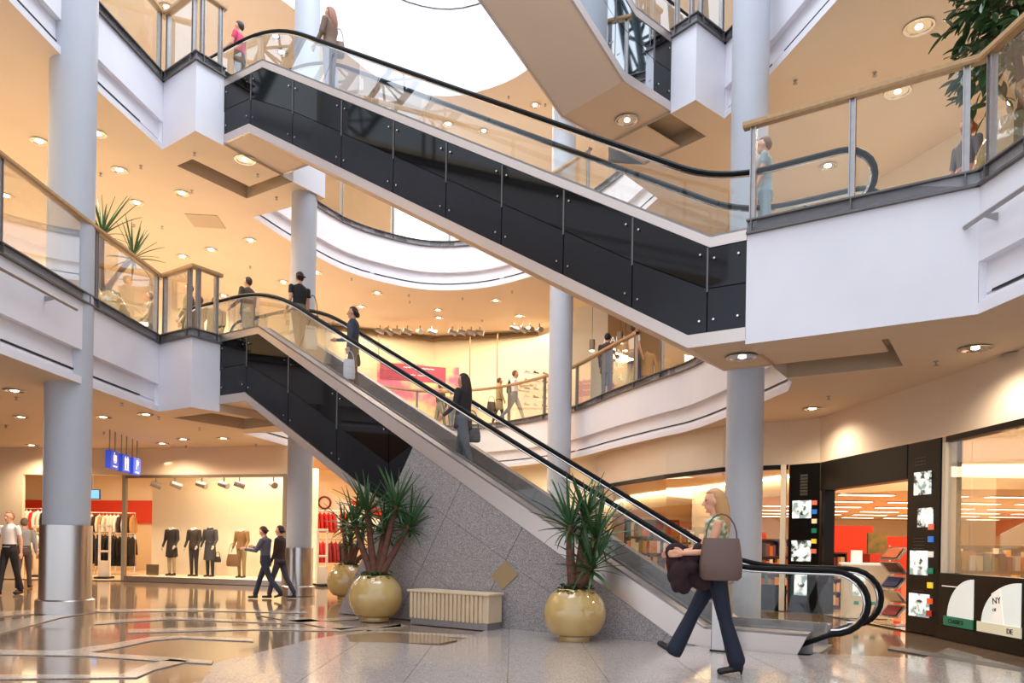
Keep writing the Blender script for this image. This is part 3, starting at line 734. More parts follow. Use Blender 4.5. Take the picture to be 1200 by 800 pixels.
# black pillars with light box pictures
def picture_mat(name, c1, c2, sc, e):
    m = mat(name, c1, .3); nt = m.node_tree; b = nt.nodes['Principled BSDF']
    tc = nt.nodes.new('ShaderNodeTexCoord'); n = nt.nodes.new('ShaderNodeTexNoise'); n.inputs['Scale'].default_value = sc; n.inputs['Detail'].default_value = 3
    r = nt.nodes.new('ShaderNodeValToRGB'); r.color_ramp.elements[0].position = .42; r.color_ramp.elements[1].position = .55
    r.color_ramp.elements[0].color = c1; r.color_ramp.elements[1].color = c2
    nt.links.new(tc.outputs['Object'], n.inputs['Vector']); nt.links.new(n.outputs['Fac'], r.inputs['Fac'])
    nt.links.new(r.outputs['Color'], b.inputs['Base Color']); nt.links.new(r.outputs['Color'], b.inputs['Emission Color']); b.inputs['Emission Strength'].default_value = e
    return m
M['pic1'] = picture_mat('backlit_picture_grey', srgb(40,50,50), srgb(225,235,228), 9, .9)
M['pic2'] = picture_mat('backlit_picture_pale', srgb(130,150,150), srgb(240,246,240), 5, .9)
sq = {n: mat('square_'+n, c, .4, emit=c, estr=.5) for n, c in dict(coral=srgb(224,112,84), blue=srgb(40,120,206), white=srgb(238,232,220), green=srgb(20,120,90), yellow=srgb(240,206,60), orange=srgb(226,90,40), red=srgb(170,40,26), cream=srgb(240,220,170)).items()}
def text(body, size, m, parent, loc, rot, name='lettering', ext=.003, align='CENTER'):
    cu = bpy.data.curves.new(name, 'FONT'); cu.body = body; cu.size = size; cu.extrude = ext; cu.align_x = align; cu.resolution_u = 3
    t = bpy.data.objects.new(name, cu); C.objects.link(t)
    dg = bpy.context.evaluated_depsgraph_get(); me = bpy.data.meshes.new_from_object(t.evaluated_get(dg)); me.name = name
    bpy.data.objects.remove(t); o = bpy.data.objects.new(name, me); C.objects.link(o); me.materials.clear(); me.materials.append(m)
    if parent is not None: o.parent = parent
    o.location = loc; o.rotation_euler = rot; return o
def pillar(a, b, label, pics, squares):
    a, d, L, rz = frame_on(a, b)
    r = empty('shopfront_pillar', (a.x, a.y, 0), rz, label, 'pillar')
    mb = MB(); mb.box((L/2, .17, KZ/2), (L, .34, KZ)); mb.build('casing', M['shopblack'], r, bevel=.01)
    for z, h, x, w, m in pics:
        mb = MB(); mb.box((x*L, -.012, z), (w*L, .02, h)); mb.build('light_box_picture', m, r)
        mb = MB(); rr = .3*w*L; mb.ball((x*L+rr*.2, -.026, z-.02), (rr, .006, rr*.8), 12, 6); mb.build('picture_motif', M['pic1'] if m is M['pic2'] else M['pic2'], r)
    for z, x, n in squares:
        mb = MB(); mb.box((x*L, -.014, z), (.12*L+.02, .02, .085)); mb.build('coloured_square', sq[n], r)
    return r
M['letter_dim'] = mat('dim_lettering', srgb(120,116,104), .5)
pl = pillar(K[4], K[5], 'black pillar with picture light boxes at the left of the bookshop entrance',
  [(1.98,.34,.45,.6,M['pic2']), (1.18,.40,.45,.62,M['pic1']), (.55,.45,.45,.4,M['pic2'])],
  [(2.10,.86,'coral'),(1.93,.86,'blue'),(1.75,.86,'cream'),(1.57,.86,'green'),(1.37,.86,'yellow'),(1.18,.86,'coral')])
for k in range(7): text('|||||||||||||||'[:12], .05, M['letter_dim'], pl, (.32, -.004, 2.62-k*.06), (PI/2, 0, 0), 'printed_line', .001)
pr_ = pillar(K[6], K[7], 'black pillar with picture light boxes at the right of the bookshop entrance',
  [(2.23,.34,.5,.5,M['pic1']), (1.72,.28,.6,.44,M['pic1']), (1.05,.36,.42,.52,M['pic2']), (.42,.34,.45,.6,M['pic2'])],
  [(1.58,.78,'coral'),(1.40,.78,'blue'),(1.18,.78,'white'),(.94,.78,'green'),(.73,.78,'yellow'),(.50,.78,'orange'),(.32,.76,'red')])
for z, h_ in ((2.60, 3), (1.40, 4), (.62, 2)):
    for k in range(h_): text('-- --- ---- --', .055, M['letter_dim'], pr_, (.30, -.004, z-k*.05), (PI/2, 0, 0), 'printed_line', .001)
a, d, L, rz = frame_on(K[5], K[6])
r = empty('shopfront_header', (a.x, a.y, 0), rz, 'broad black header panel above the bookshop entrance', 'header')
mb = MB(); mb.box((L/2, .12, 2.59), (L-.03, .24, .54)); mb.build('panel', M['shopblack'], r, bevel=.008)
mb = MB(); mb.box((.10, .12, 1.16), (.12, .2, 2.32)); mb.build('jamb', M['shopblack'], r)
# right window: black parapet panel with two big lit discs, glass above
a, d, L, rz = frame_on(K[7], K[9])
r = empty('window_3', (a.x, a.y, 0), rz); struct(r, 'bookshop window at far right above a black parapet')
mb = MB(); mb.box((L/2, .10, .46), (L, .2, .92)); mb.build('parapet', M['shopblack'], r)
mb = MB(); mb.box((L/2, -.01, .09), (L, .04, .18)); mb.build('kick_plate', M['shopblack'], r)
mb = MB(); mb.box((L/2, .10, KZ-.04), (L, .16, .08)); mb.build('frame_head', M['shopblack'], r)
mb = MB(); mb.box((.05, .10, (.92+KZ)/2), (.08, .16, KZ-.92)); mb.build('frame_post', M['wall_light'], r)
for k, x0, x1 in ((0, .1, .62), (1, .63, 2.2), (2, 2.21, L)):
    mb = MB(); mb.box(((x0+x1)/2, .06, (.93+KZ-.08)/2), (x1-x0, .008, KZ-.08-.93)); mb.build('glass_pane', M['shopglass'], r)
M['disc'] = mat('white_lit_disc', srgb(226,232,228), .4, emit=srgb(226,232,226), estr=.45)
M['greenband'] = mat('green_band', srgb(16,110,84), .4, emit=srgb(16,110,84), estr=.3)
M['creamband'] = mat('cream_band', srgb(226,220,190), .4, emit=srgb(226,220,190), estr=.3)
def quarter(x0, x1, m_band, lab):
    n = 16; z0, z1 = .20, .86; w = x1-x0
    pts = [(x0+.06+w*.9, z0)]+[(x0+.06+w*.9-(w*.84)*math.cos(t*PI/2/n), z0+.10+(z1-z0-.1)*math.sin(t*PI/2/n)) for t in range(n+1)]
    mb = MB(); mb.extrude([(x, -.006, z) for x, z in pts], (0, .01, 0)); mb.build('white_quarter_disc', M['disc'], r)
    mb = MB(); mb.box(((x0+x1)/2+.02, -.012, .26), (w*.94, .016, .13)); mb.build('coloured_band', m_band, r)
quarter(.12, .82, M['greenband'], ''); quarter(.86, 1.75, M['creamband'], '')
mb = MB(); mb.extrude([(1.22, -.012, .36), (1.42, -.012, .34), (1.34, -.012, .78), (1.18, -.012, .70)], (0, .006, 0)); mb.build('printed_page', sq['white'], r)
text('NY', .12, M['black'], r, (1.29, -.014, .58), (PI/2, -.15, 0)); text('OF', .06, M['black'], r, (1.25, -.014, .48), (PI/2, -.15, 0)); text('DE', .09, M['black'], r, (1.55, -.024, .23), (PI/2, 0, 0))
text('CINEMATHEK'[:0]+'C LASSICS'[:0]+'CLASSICS', .08, M['black'], r, (.45, -.024, .235), (PI/2, 0, 0))
mb = MB(); mb.box((.35, -.006, .74), (.5, .01, .012)); mb.build('pin_stripe', sq['white'], r)
# strip lamps in the lower ceiling
M['strip'] = mat('strip_lamp_glow', (1,.9,.75,1), .5, emit=(1,.86,.64,1), estr=5)
first = None; grp = 'strip lamps in the bookshop ceiling'
for j in range(6):
    for i in range(7):
        x, y = 9.6+i*2.0+(j % 2)*.9, 20.4+j*3.1
        if x < 8.0+(21.6-y)*.3+.8: continue
        if first is None:
            first = empty('strip_lamp', (x, y, 2.71), 0, 'recessed strip lamp in the lower bookshop ceiling', 'lamp', grp)
            mb = MB(); mb.box((0, 0, -.012), (1.5, .34, .02)); mb.build('frame', M['white'], first)
            mb = MB(); 
            for q in (-.08, .08): mb.box((0, q, -.028), (1.4, .11, .012))
            mb.build('tube', M['strip'], first)
        else: cp(first, loc=(x, y, 2.71))
# bookcases and books
bookcols = [mat('book_cover_%s' % n, c, .5) for n, c in dict(crimson=srgb(150,40,36), ochre=srgb(206,150,60), cream=srgb(228,214,180), teal=srgb(40,96,110), navy=srgb(40,50,96), olive=srgb(120,120,60), brown=srgb(120,72,44), white=srgb(236,230,220), orange=srgb(214,110,50), plum=srgb(110,60,100)).items()]
book_protos = {}
def book_mesh(ci):
    if ci in book_protos: return book_protos[ci]
    mb = MB(); 
    mb.box((-.0135, 0, 0), (.003, .16, 1)); mb.box((.0135, 0, 0), (.003, .16, 1)); mb.box((0, -.08, 0), (.03, .004, 1))
    mb.cur = 1; mb.box((0, .002, 0), (.024, .15, .97))
    o = mb.build('book', [bookcols[ci], M['wall_light']]); me = o.data; me['cn'] = ['crimson','ochre','cream','teal','navy','olive','brown','white','orange','plum'][ci]; bpy.data.objects.remove(o); book_protos[ci] = me; return me
book_n = [0]
def book(pos, h, th, rz, label, group, tilt=0, ci=None):
    if book_n[0] > 298: return
    book_n[0] += 1
    o = bpy.data.objects.new('book', book_mesh(random.randrange(10) if ci is None else ci)); C.objects.link(o)
    o.location = (pos[0], pos[1], pos[2]+h/2+.002); o.scale = (th/.03, 1, h); o.rotation_euler = (0, tilt, rz)
    tag(o, label.replace('book', o.data['cn']+' book', 1), 'book', group)
def bookcase(x, y, rz, w, h, n, label, fill=None, glabel=None, group=None, dense=1.0):
    r = empty('bookcase', (x, y, .01), rz, label, 'bookcase')
    mb = MB()
    mb.box((-w/2, 0, h/2), (.03, .32, h)); mb.build('side_panel', M['darkwood'], r)
    mb = MB(); mb.box((w/2, 0, h/2), (.03, .32, h)); mb.build('side_panel', M['darkwood'], r)
    mb = MB(); mb.box((0, .15, h/2), (w, .02, h)); mb.build('back_panel', M['darkwood'], r)
    for k in range(n+1):
        mb = MB(); mb.box((0, 0, .06+k*(h-.08)/n), (w-.03, .31, .025)); mb.build('shelf', M['darkwood'], r)
    if fill:
        R = Matrix.Rotation(rz, 3, 'Z')
        for k in range(n):
            zz = .01+.06+k*(h-.08)/n+.0145; gap = (h-.08)/n-.04; xx = -w/2+.05
            while xx < w/2-.06:
                th = random.uniform(.03, .055)/dense; hh = min(gap, random.uniform(.62, .95)*gap)
                p = R@Vector((xx+th/2, -.05, 0)); book((x+p.x, y+p.y, zz), hh, th, rz, glabel, group); xx += th+.002
                if random.random() < .06: xx += .08
    return r
bookcase(6.5, 15.4, -.25, .62, 1.15, 4, 'low dark wooden bookcase just inside the bookshop entrance', True, 'book standing in the low dark bookcase by the entrance', 'books by the bookshop entrance', .8)
bookcase(3.95, 21.2, -.35, 1.5, 1.95, 4, 'tall wooden bookcase seen under the escalator handrail', True, 'book on the tall bookcase behind the lower escalator', 'books behind the escalator', .42)
bookcase(5.5, 20.9, -.1, 1.5, 1.75, 4, 'wooden bookcase to the right of the tall one behind the escalator', True, 'book on the second bookcase behind the escalator', 'books on the second bookcase', .42)
bookcase(7.2, 20.5, .1, 1.5, 1.45, 3, 'wooden bookcase left of the black entrance pillar', True, 'book on the bookcase seen left of the black pillar', 'books left of the black pillar', .42)
for i in range(6):
    bookcase(11.0+i*1.75, 17.2-i*.35, -.2, 1.7, 1.35, 3, 'long low bookcase %s deep in the right bookshop window' % ['leftmost', 'second from left,', 'third from left,', 'fourth from left,', 'fifth from left,', 'rightmost'][i], i < 2, 'book on the low shelves deep in the right shop window', 'books deep in the right window', .35)
# display table with upright books behind the right window
r = empty('display_table', (7.45, 11.75, .01), .2, 'long display table of upright books behind the right window', 'table')
mb = MB(); mb.box((0, 0, .90), (2.1, .7, .05)); mb.build('table_top', M['darkwood'], r)
for sx in (-.95, .95):
    for sy in (-.28, .28):
        mb = MB(); mb.box((sx, sy, .44), (.06, .06, .87)); mb.build('leg', M['darkwood'], r)
for i in range(15):
    c = Vector((-.95+i*.135, -.2, 0)); c.rotate(Matrix.Rotation(.2, 3, 'Z').to_quaternion())
    book((7.45+c.x, 11.75+c.y, .936), random.uniform(.2,.30), .10, .2, 'book propped on the display table behind the right window', 'books propped on the display table')
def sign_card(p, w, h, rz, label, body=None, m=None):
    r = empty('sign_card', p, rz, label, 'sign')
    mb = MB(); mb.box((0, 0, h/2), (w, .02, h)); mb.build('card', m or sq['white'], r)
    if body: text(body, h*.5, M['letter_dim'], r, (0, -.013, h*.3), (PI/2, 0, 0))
sign_card((7.3, 12.0, .936), .55, .16, -.1, 'white lettered sign standing among the books in the right window', 'PREISE')
mb = MB(); mb.box((0,0,.5), (.5, .5, .98)); r = empty('book_stand', (8.9, 11.6, .01), .2, 'square stand carrying a large open book in the right window', 'stand'); mb.build('plinth', M['darkwood'], r)
mb = MB(); mb.box((0, 0, 1.18), (.40, .06, .40)); mb.build('large_cover', M['pic1'], r)
# entrance items
r = empty('display_counter', (6.32, 13.35, .01), -.2, 'cream counter with printed front inside the bookshop entrance', 'counter')
mb = MB(); mb.box((0, 0, .48), (.78, .4, .94)); mb.build('body', M['wall_light'], r, bevel=.01)
mb = MB(); mb.box((0, 0, .965), (.84, .46, .03)); mb.build('top', sq['white'], r)
for x, c in ((-.22,'green'),(-.05,'white'),(.05,'green'),(.17,'cream')):
    mb = MB(); mb.box((x, -.206, .28), (.08, .01, .06)); mb.build('printed_mark', sq[c], r)
mb = MB(); mb.box((-.18, -.206, .62), (.20, .01, .42)); mb.build('printed_mark', M['pic2'], r)
mb = MB(); mb.box((0, 0, .11), (.16, .10, .22)); o = mb.build('white_box', sq['white']); o.location = (6.15, 13.4, .992); tag(o, 'small white carton standing on the cream counter', 'box')
mb = MB(); mb.box((0, 0, .2), (.36, .05, .40)); o = mb.build('green_poster_board', mat('green_cover', srgb(80,110,50), .5, noise=(8, srgb(170,120,60), .2))); o.location = (6.95, 14.3, 1.15); tag(o, 'green and brown picture board above the magazine rack', 'poster')
mb = MB(); mb.box((0, 0, .57), (.6, .3, 1.14)); o = mb.build('red_cabinet', M['red']); o.location = (7.05, 14.3, .008); tag(o, 'red cabinet behind the magazine rack', 'cabinet')
# zigzag chrome magazine rack
r = empty('magazine_rack', (6.28, 12.35, .01), -1.3, 'zigzag chrome magazine rack at the right of the bookshop entrance', 'rack')
mb = MB(); mb.box((0, 0, .02), (.5, .4, .03)); mb.build('base_plate', M['chrome'], r)
for x in (-.22, .22):
    mb = MB(); mb.bar((x, .12, 0), (x, .12, 1.3), .02, .02); mb.build('upright', M['chrome'], r)
for k in range(5):
    z = .22+k*.235; s_ = 1 if k % 2 else -1
    mb = MB(); mb.box((0, 0, z), (.42, .02, .27), M=Matrix.Rotation(.75*s_, 3, 'X')); mb.build('tray', M['steel'], r)
    mb = MB(); mb.box((0, -.022, z+.01), (.3, .012, .2), M=Matrix.Rotation(.75*s_, 3, 'X')); o = mb.build('magazine', [bookcols[k*2 % 10]]); o.location = r.location; o.rotation_euler.z = -1.3; tag(o, 'magazine on tray %s of the zigzag chrome rack' % ['one, the lowest,', 'two', 'three', 'four', 'five, the topmost,'][k], 'magazine')
# hoop hanging from the ceiling and green exit sign
r = empty('hanging_hoop', G(757, 543, S2), 0, 'thin ring hanging on a cord above the bookshop window', 'ornament')
mb = MB(); mb.bar((0,0,0), (0,0,-.24), .012, .012); mb.build('cord', M['black'], r)
mb = MB(); mb.tube([(.13*math.cos(2*PI*k/16), 0, -.37+.13*math.sin(2*PI*k/16)) for k in range(17)], .012, 6); mb.build('ring', M['black'], r)
r = empty('exit_sign', D(698, 563, 21.5), -.2, 'small green and white exit pictogram sign near the back column', 'sign')
mb = MB(); mb.box((0, 0, 0), (.24, .05, .2)); mb.build('panel', mat('exit_green', srgb(40,140,70), .5, emit=srgb(40,140,70), estr=.6), r)
mb = MB(); mb.box((.05, -.03, 0), (.07, .01, .14)); mb.ball((-.05, -.03, .05), (.018, .006, .018)); mb.bar((-.05,-.03,.03), (-.02,-.03,-.03), .03, .01); mb.bar((-.02,-.03,-.03), (-.07,-.03,-.07), .02, .01); mb.bar((-.04,-.03,0), (0,-.03,.02), .015, .01); mb.build('pictogram', sq['white'], r)
# ------------------------------------------------------------------ downlights, sprinklers, access panels
LCOL = (1.0, .84, .66)
def make_downlight(p, label, group, energy, r=.13, shade=1.0, spot=True):
    root = empty('downlight', p, random.uniform(0, 6), label, 'lamp', group)
    mb = MB(); mb.lathe([(r*1.0, -.001), (r*1.12, -.018), (r*.98, -.022), (r*.86, -.010), (r*.84, -.004)], n=20, cap=False); mb.build('ring', M['chrome'], root, smooth=True)
    mb = MB(); mb.lathe([(r*.84, -.004), (r*.5, -.003), (.001, -.003)], n=20, cap=False); mb.build('reflector', M['chrome'], root)
    mb = MB(); mb.ball((0, 0, -.012), (r*.46*shade, r*.46*shade, .012), 12, 6); mb.build('lamp_disc', M['lampglow'], root)
    return root
dl_protos = {}
def downlight(px, py, z, label, group, energy=190, r=.15, shade=1.0):
    p = G(px, py, z); key = (r, shade)
    if key not in dl_protos: dl_protos[key] = root = make_downlight(p, label, group, energy, r, shade)
    else: root = cp(dl_protos[key], loc=p, label=label, group=group)
    ld = bpy.data.lights.new('downlight_beam', 'SPOT'); ld.energy = energy; ld.color = LCOL; ld.spot_size = 2.7; ld.spot_blend = .8; ld.shadow_soft_size = .1
    lo = bpy.data.objects.new('downlight_beam', ld); C.objects.link(lo); lo.location = p-Vector((0, 0, .08))
    return root
E3 = 205; E2_ = 290
for px, py in [(114,156),(140,199),(213,226),(160,237),(46,165),(7,229),(247,292),(214,300),(293,281),(262,346)]:
    downlight(px, py, S3, 'round recessed downlight in the cream ceiling above the second level, left of the upper escalator', 'downlights above the second level on the left', E3)
for px, py in [(332,330),(371,319),(442,343),(513,363),(514,372),(581,352),(609,370),(423,359)]:
    downlight(px, py, S3, 'round recessed downlight in the ceiling under the curved white third level edge', 'downlights under the curved third level edge', E3)
downlight(1077, 31, S3, 'large round downlight in the ceiling at upper right', None, E3, .19, .6)
downlight(1052, 107, S3, 'reflection of a round downlight at the right oak handrail, built as a lamp', None, E3, .19, .6)  # lamp added in place of a reflection in the balustrade glass
downlight(970, 194, S3, 'round downlight seen through the right glass balustrade', None, E3)
for px, py in [(17,457),(25,488),(37,521)]:
    downlight(px, py, S2, 'round recessed downlight in the ground level ceiling left of the big column', 'downlights left of the big column', E2_)
for px, py in [(121,488),(171,485),(215,514),(262,513),(190,519)]:
    downlight(px, py, S2, 'round recessed downlight in the ground level ceiling between big column and rear column', 'downlights between the two left columns', E2_)
for px, py in [(1143,407),(1193,414),(1175,445),(1047,485)]:
    downlight(px, py, S2, 'dark rimmed round downlight in the ceiling in front of the right shop window', 'dark rimmed downlights on the right', 130, .17, .62)
for px, py in [(952,478),(990,503),(947,513)]:
    downlight(px, py, S2, 'bright round downlight in the ceiling above the bookshop entrance', 'downlights above the bookshop entrance', 140)
for px, py in [(808,525),(734,543),(673,553)]:
    downlight(px, py, S2, 'bright round downlight in the ceiling along the curved bookshop window', 'downlights along the curved bookshop window', E2_)
for px, py in [(195,8),(330,61),(323,42)]:
    downlight(px, py, S4, 'round downlight in the top ceiling beside the head of the upper escalator', 'downlights in the top ceiling at left', 400)
for px, py in [(525,145),(567,153),(627,123)]:
    downlight(px, py, S4, 'round downlight in the top ceiling right of the round roof light', 'downlights in the top ceiling at centre', 400)
# more of the same beyond the frame edges, where the ceilings go on
def panel_light(p, label, energy=60):
    root = cp(dl_protos[(.19, .6)], loc=p, label=label, group=None)
    if 'group' in root: del root['group']
    ld = bpy.data.lights.new('downlight_beam', 'SPOT'); ld.energy = energy; ld.color = LCOL; ld.spot_size = 2.4; ld.spot_blend = .8; ld.shadow_soft_size = .1
    lo = bpy.data.objects.new('downlight_beam', ld); C.objects.link(lo); lo.location = Vector(p)-Vector((0, 0, .08))
panel_light(EW(10.35, .62, Z3-1.45), 'dark rimmed downlight in the soffit of the upper escalator landing')
panel_light(EW(.25, .75, Z2-1.45), 'dark rimmed downlight in the soffit beside the right landing box')
q = C0-CD*-.35+CN*.7; panel_light((q.x, q.y, Z3-1.45), 'dark rimmed downlight in the soffit of the topmost escalator')
# sprinklers
sp0 = empty('sprinkler', G(118, 203, S3), 0, 'tiny sprinkler head under the third level ceiling', 'sprinkler', 'sprinklers under the third level ceiling')
mb = MB(); mb.lathe([(.035, 0), (.03, -.01), (.010, -.012), (.010, -.05), (.006, -.05)], n=10); mb.build('stem', M['steel_matt'], sp0)
mb = MB(); mb.lathe([(.035, -.055), (.035, -.06)], n=10); mb.build('deflector', M['steel_matt'], sp0)
for px, py in [(165,194),(228,179),(157,263),(190,265),(225,223),(324,231),(293,312),(302,204),(479,345),(542,349),(480,353),(412,326),(600,341),(565,375),(932,94),(1025,85)]:
    cp(sp0, loc=G(px, py, S3))
for px, py in [(19,465),(7,498),(143,472),(234,501),(186,488),(218,522),(122,506),(971,464),(1097,423),(1127,473),(1011,507),(943,522),(824,515),(756,533),(701,545),(300,520)]:
    cp(sp0, loc=G(px, py, S2), label='tiny sprinkler head under the second level ceiling', group='sprinklers under the second level ceiling')
for px, py in [(438,105),(541,126),(596,113),(639,122)]:
    cp(sp0, loc=G(px, py, S4), label='tiny sprinkler head in the top ceiling', group='sprinklers in the top ceiling')
def access(px, py, z, w, d, rz, label):
    p = G(px, py, z); mb = MB(); mb.box((0, 0, -.008), (w, d, .012)); o = mb.build('access_panel', M['soffit_dark'], bevel=.003); o.location = p; o.rotation_euler.z = rz; tag(o, label, 'panel')
access(241, 259, S3, .75, .75, .1, 'square access panel in the ceiling below the upper landing')
access(915, 499, S2, .8, .9, -.5, 'square access panel in the ceiling right of the right column')
# ------------------------------------------------------------------ light of the shops (their own lamps)
def shop_area(name, p, sx, sy, e, col=(1,.78,.50), rot=(0,0,0)):
    ld = bpy.data.lights.new(name, 'AREA'); ld.shape = 'RECTANGLE'; ld.size = sx; ld.size_y = sy; ld.energy = e; ld.color = col
    lo = bpy.data.objects.new(name, ld); C.objects.link(lo); lo.location = p; lo.rotation_euler = rot
shop_area('clothes_shop_lamps', (-12.5, 24.5, 3.5), 10, 3.5, 420)
q = Fq(3.4, .9, 0); shop_area('display_window_lamps', (q.x, q.y, 3.3), 4.5, .8, 130)
shop_area('bookshop_front_lamps', (9, 14.5, 3.2), 5, 6, 420, (1,.74,.44))
shop_area('bookshop_rear_lamps', (15, 27, 2.66), 14, 12, 700, (1,.70,.42))
shop_area('upper_shop_lamps', (-2.5, 26.6, 8.7), 8, 1.2, 210)
shop_area('upper_left_lamps', (-10.5, 15, 8.8), 3.5, 12, 300)
shop_area('rear_ground_lamps', (-2.5, 22.6, 3.6), 5, 3, 200)
# ------------------------------------------------------------------ roof steelwork over the sides of the hall
def truss(label, a, b, group):
    r = empty('roof_truss', a, 0, label, 'truss', group); a, b = Vector(a), Vector(b); d = b-a; n = 9
    up = Vector((0, 0, 1)); sd = d.normalized().cross(up)
    ch = [sd*.5, -sd*.5, Vector((0, 0, -.8))]
    for c in ch:
        mb = MB(); mb.tube([c, c+d], .10, 8); mb.build('chord', M['teal'], r, smooth=True)
    for k in range(n):
        for c0, c1 in ((0, 2), (1, 2), (0, 1)):
            mb = MB(); mb.tube([ch[c0]+d*k/n, ch[c1]+d*(k+.5)/n, ch[c0]+d*(k+1)/n], .045, 6); mb.build('strut', M['teal'], r)
M['teal'] = mat('dark_painted_roof_steel', srgb(34, 58, 66), .4, .3)
for i, y in enumerate((11, 12.6, 14.2, 15.8)):
    truss('dark steel roof truss, %s from the viewer' % ['first', 'second', 'third', 'fourth'][i], (6.0, y, 15.0), (22, y+2, 15.0), 'roof trusses on the right')
for i, y in enumerate((8, 12)):
    truss('dark steel roof truss over the left gallery, %s from the viewer' % ['first', 'second'][i], (-9, y, 17.2), (-24, y+2, 17.2), 'roof trusses on the left')
# ------------------------------------------------------------------ people: one continuous skin per body
def vlerp(a, b, t): return a+(b-a)*t
SKIN = {}
def matc(name, rgb, rough=.75, **k):
    key = (name, rgb)
    if key not in SKIN: SKIN[key] = mat(name, srgb(*rgb), rough, **k)
    return SKIN[key]
def body_mesh(prims, voxel, mats):
    """prims: list of ('c', p0, r0, p1, r1, mat) capsules, ('l', rings, mat) elliptical lofts, ('e', c, r, mat)"""
    mb = MB()
    for q in prims:
        if q[0] == 'c':
            _, a, ra, b, rb, m = q; a, b = Vector(a), Vector(b); n = 5
            d = (b-a).normalized(); pts = [a-d*ra*.75]+[a-d*ra*.4]+[vlerp(a, b, k/n) for k in range(n+1)]+[b+d*rb*.4, b+d*rb*.75]
            rs = [ra*.55, ra*.88]+[ra+(rb-ra)*k/n for k in range(n+1)]+[rb*.88, rb*.55]
            mb.tube(pts, rs, 12)
        elif q[0] == 'l':
            _, rings, m = q; n = 20; vs = []
            for c, rx, ry, yaw in rings:
                for k in range(n):
                    a = 2*PI*k/n; x, y = rx*math.cos(a), ry*math.sin(a)
                    vs.append(Vector(c)+Vector((x*math.cos(yaw)-y*math.sin(yaw), x*math.sin(yaw)+y*math.cos(yaw), 0)))
            fs = [tuple(range(n))[::-1], tuple(range((len(rings)-1)*n, len(rings)*n))]
            for i in range(len(rings)-1):
                for k in range(n): fs.append((i*n+k, i*n+(k+1) % n, (i+1)*n+(k+1) % n, (i+1)*n+k))
            mb.add(vs, fs)
        else:
            _, c, r, m = q; mb.ball(c, r, 16, 12)
    o = mb.build('tmp', mats)
    md = o.modifiers.new('r', 'REMESH'); md.mode = 'VOXEL'; md.voxel_size = voxel; md.adaptivity = 0
    ms = o.modifiers.new('s', 'SMOOTH'); ms.iterations = 3; ms.factor = .5
    dg = bpy.context.evaluated_depsgraph_get(); me = bpy.data.meshes.new_from_object(o.evaluated_get(dg)); bpy.data.objects.remove(o)
    me.materials.clear()
    for m in mats: me.materials.append(m)
    n = len(me.polygons); cen = np.empty(n*3); me.polygons.foreach_get('center', cen); cen = cen.reshape(-1, 3)
    best = np.full(n, 1e9); idx = np.zeros(n, int)
    def seg(a, b, ra, rb, mi):
        nonlocal best, idx
        a, b = np.array(a), np.array(b); ab = b-a; L = max(ab@ab, 1e-9); t = np.clip(((cen-a)@ab)/L, 0, 1)
        d = np.linalg.norm(cen-(a+t[:, None]*ab), axis=1)-(ra+(rb-ra)*t); m_ = d < best; best[m_] = d[m_]; idx[m_] = mi
    for q in prims:
        if q[0] == 'c': seg(q[1], q[3], q[2], q[4], q[5])
        elif q[0] == 'e':
            d = (np.linalg.norm((cen-np.array(q[1]))/np.array(q[2]), axis=1)-1)*min(q[2]); m_ = d < best; best[m_] = d[m_]; idx[m_] = q[3]
        else:
            R = q[1]
            for (c0, x0, y0, w0), (c1, x1, y1, w1) in zip(R[:-1], R[1:]):
                z0, z1 = c0[2], c1[2]
                t = np.clip((cen[:, 2]-z0)/((z1-z0) or 1e-6), 0, 1)
                cx = c0[0]+(c1[0]-c0[0])*t; cy = c0[1]+(c1[1]-c0[1])*t; rx = x0+(x1-x0)*t; ry = y0+(y1-y0)*t
                yaw = w0; dx, dy = cen[:, 0]-cx, cen[:, 1]-cy
                u = dx*math.cos(yaw)+dy*math.sin(yaw); v = -dx*math.sin(yaw)+dy*math.cos(yaw)
                d = (np.sqrt((u/rx)**2+(v/ry)**2)-1)*np.minimum(rx, ry)
                dz = np.maximum(np.maximum(z0-cen[:, 2], cen[:, 2]-z1) if z1 > z0 else np.maximum(z1-cen[:, 2], cen[:, 2]-z0), 0)
                d = np.maximum(d, -.03)+dz; m_ = d < best-.002; best[m_] = d[m_]; idx[m_] = q[2]
    me.polygons.foreach_set('material_index', idx.astype(np.int32)); me.polygons.foreach_set('use_smooth', [True]*n); me.update()
    return me
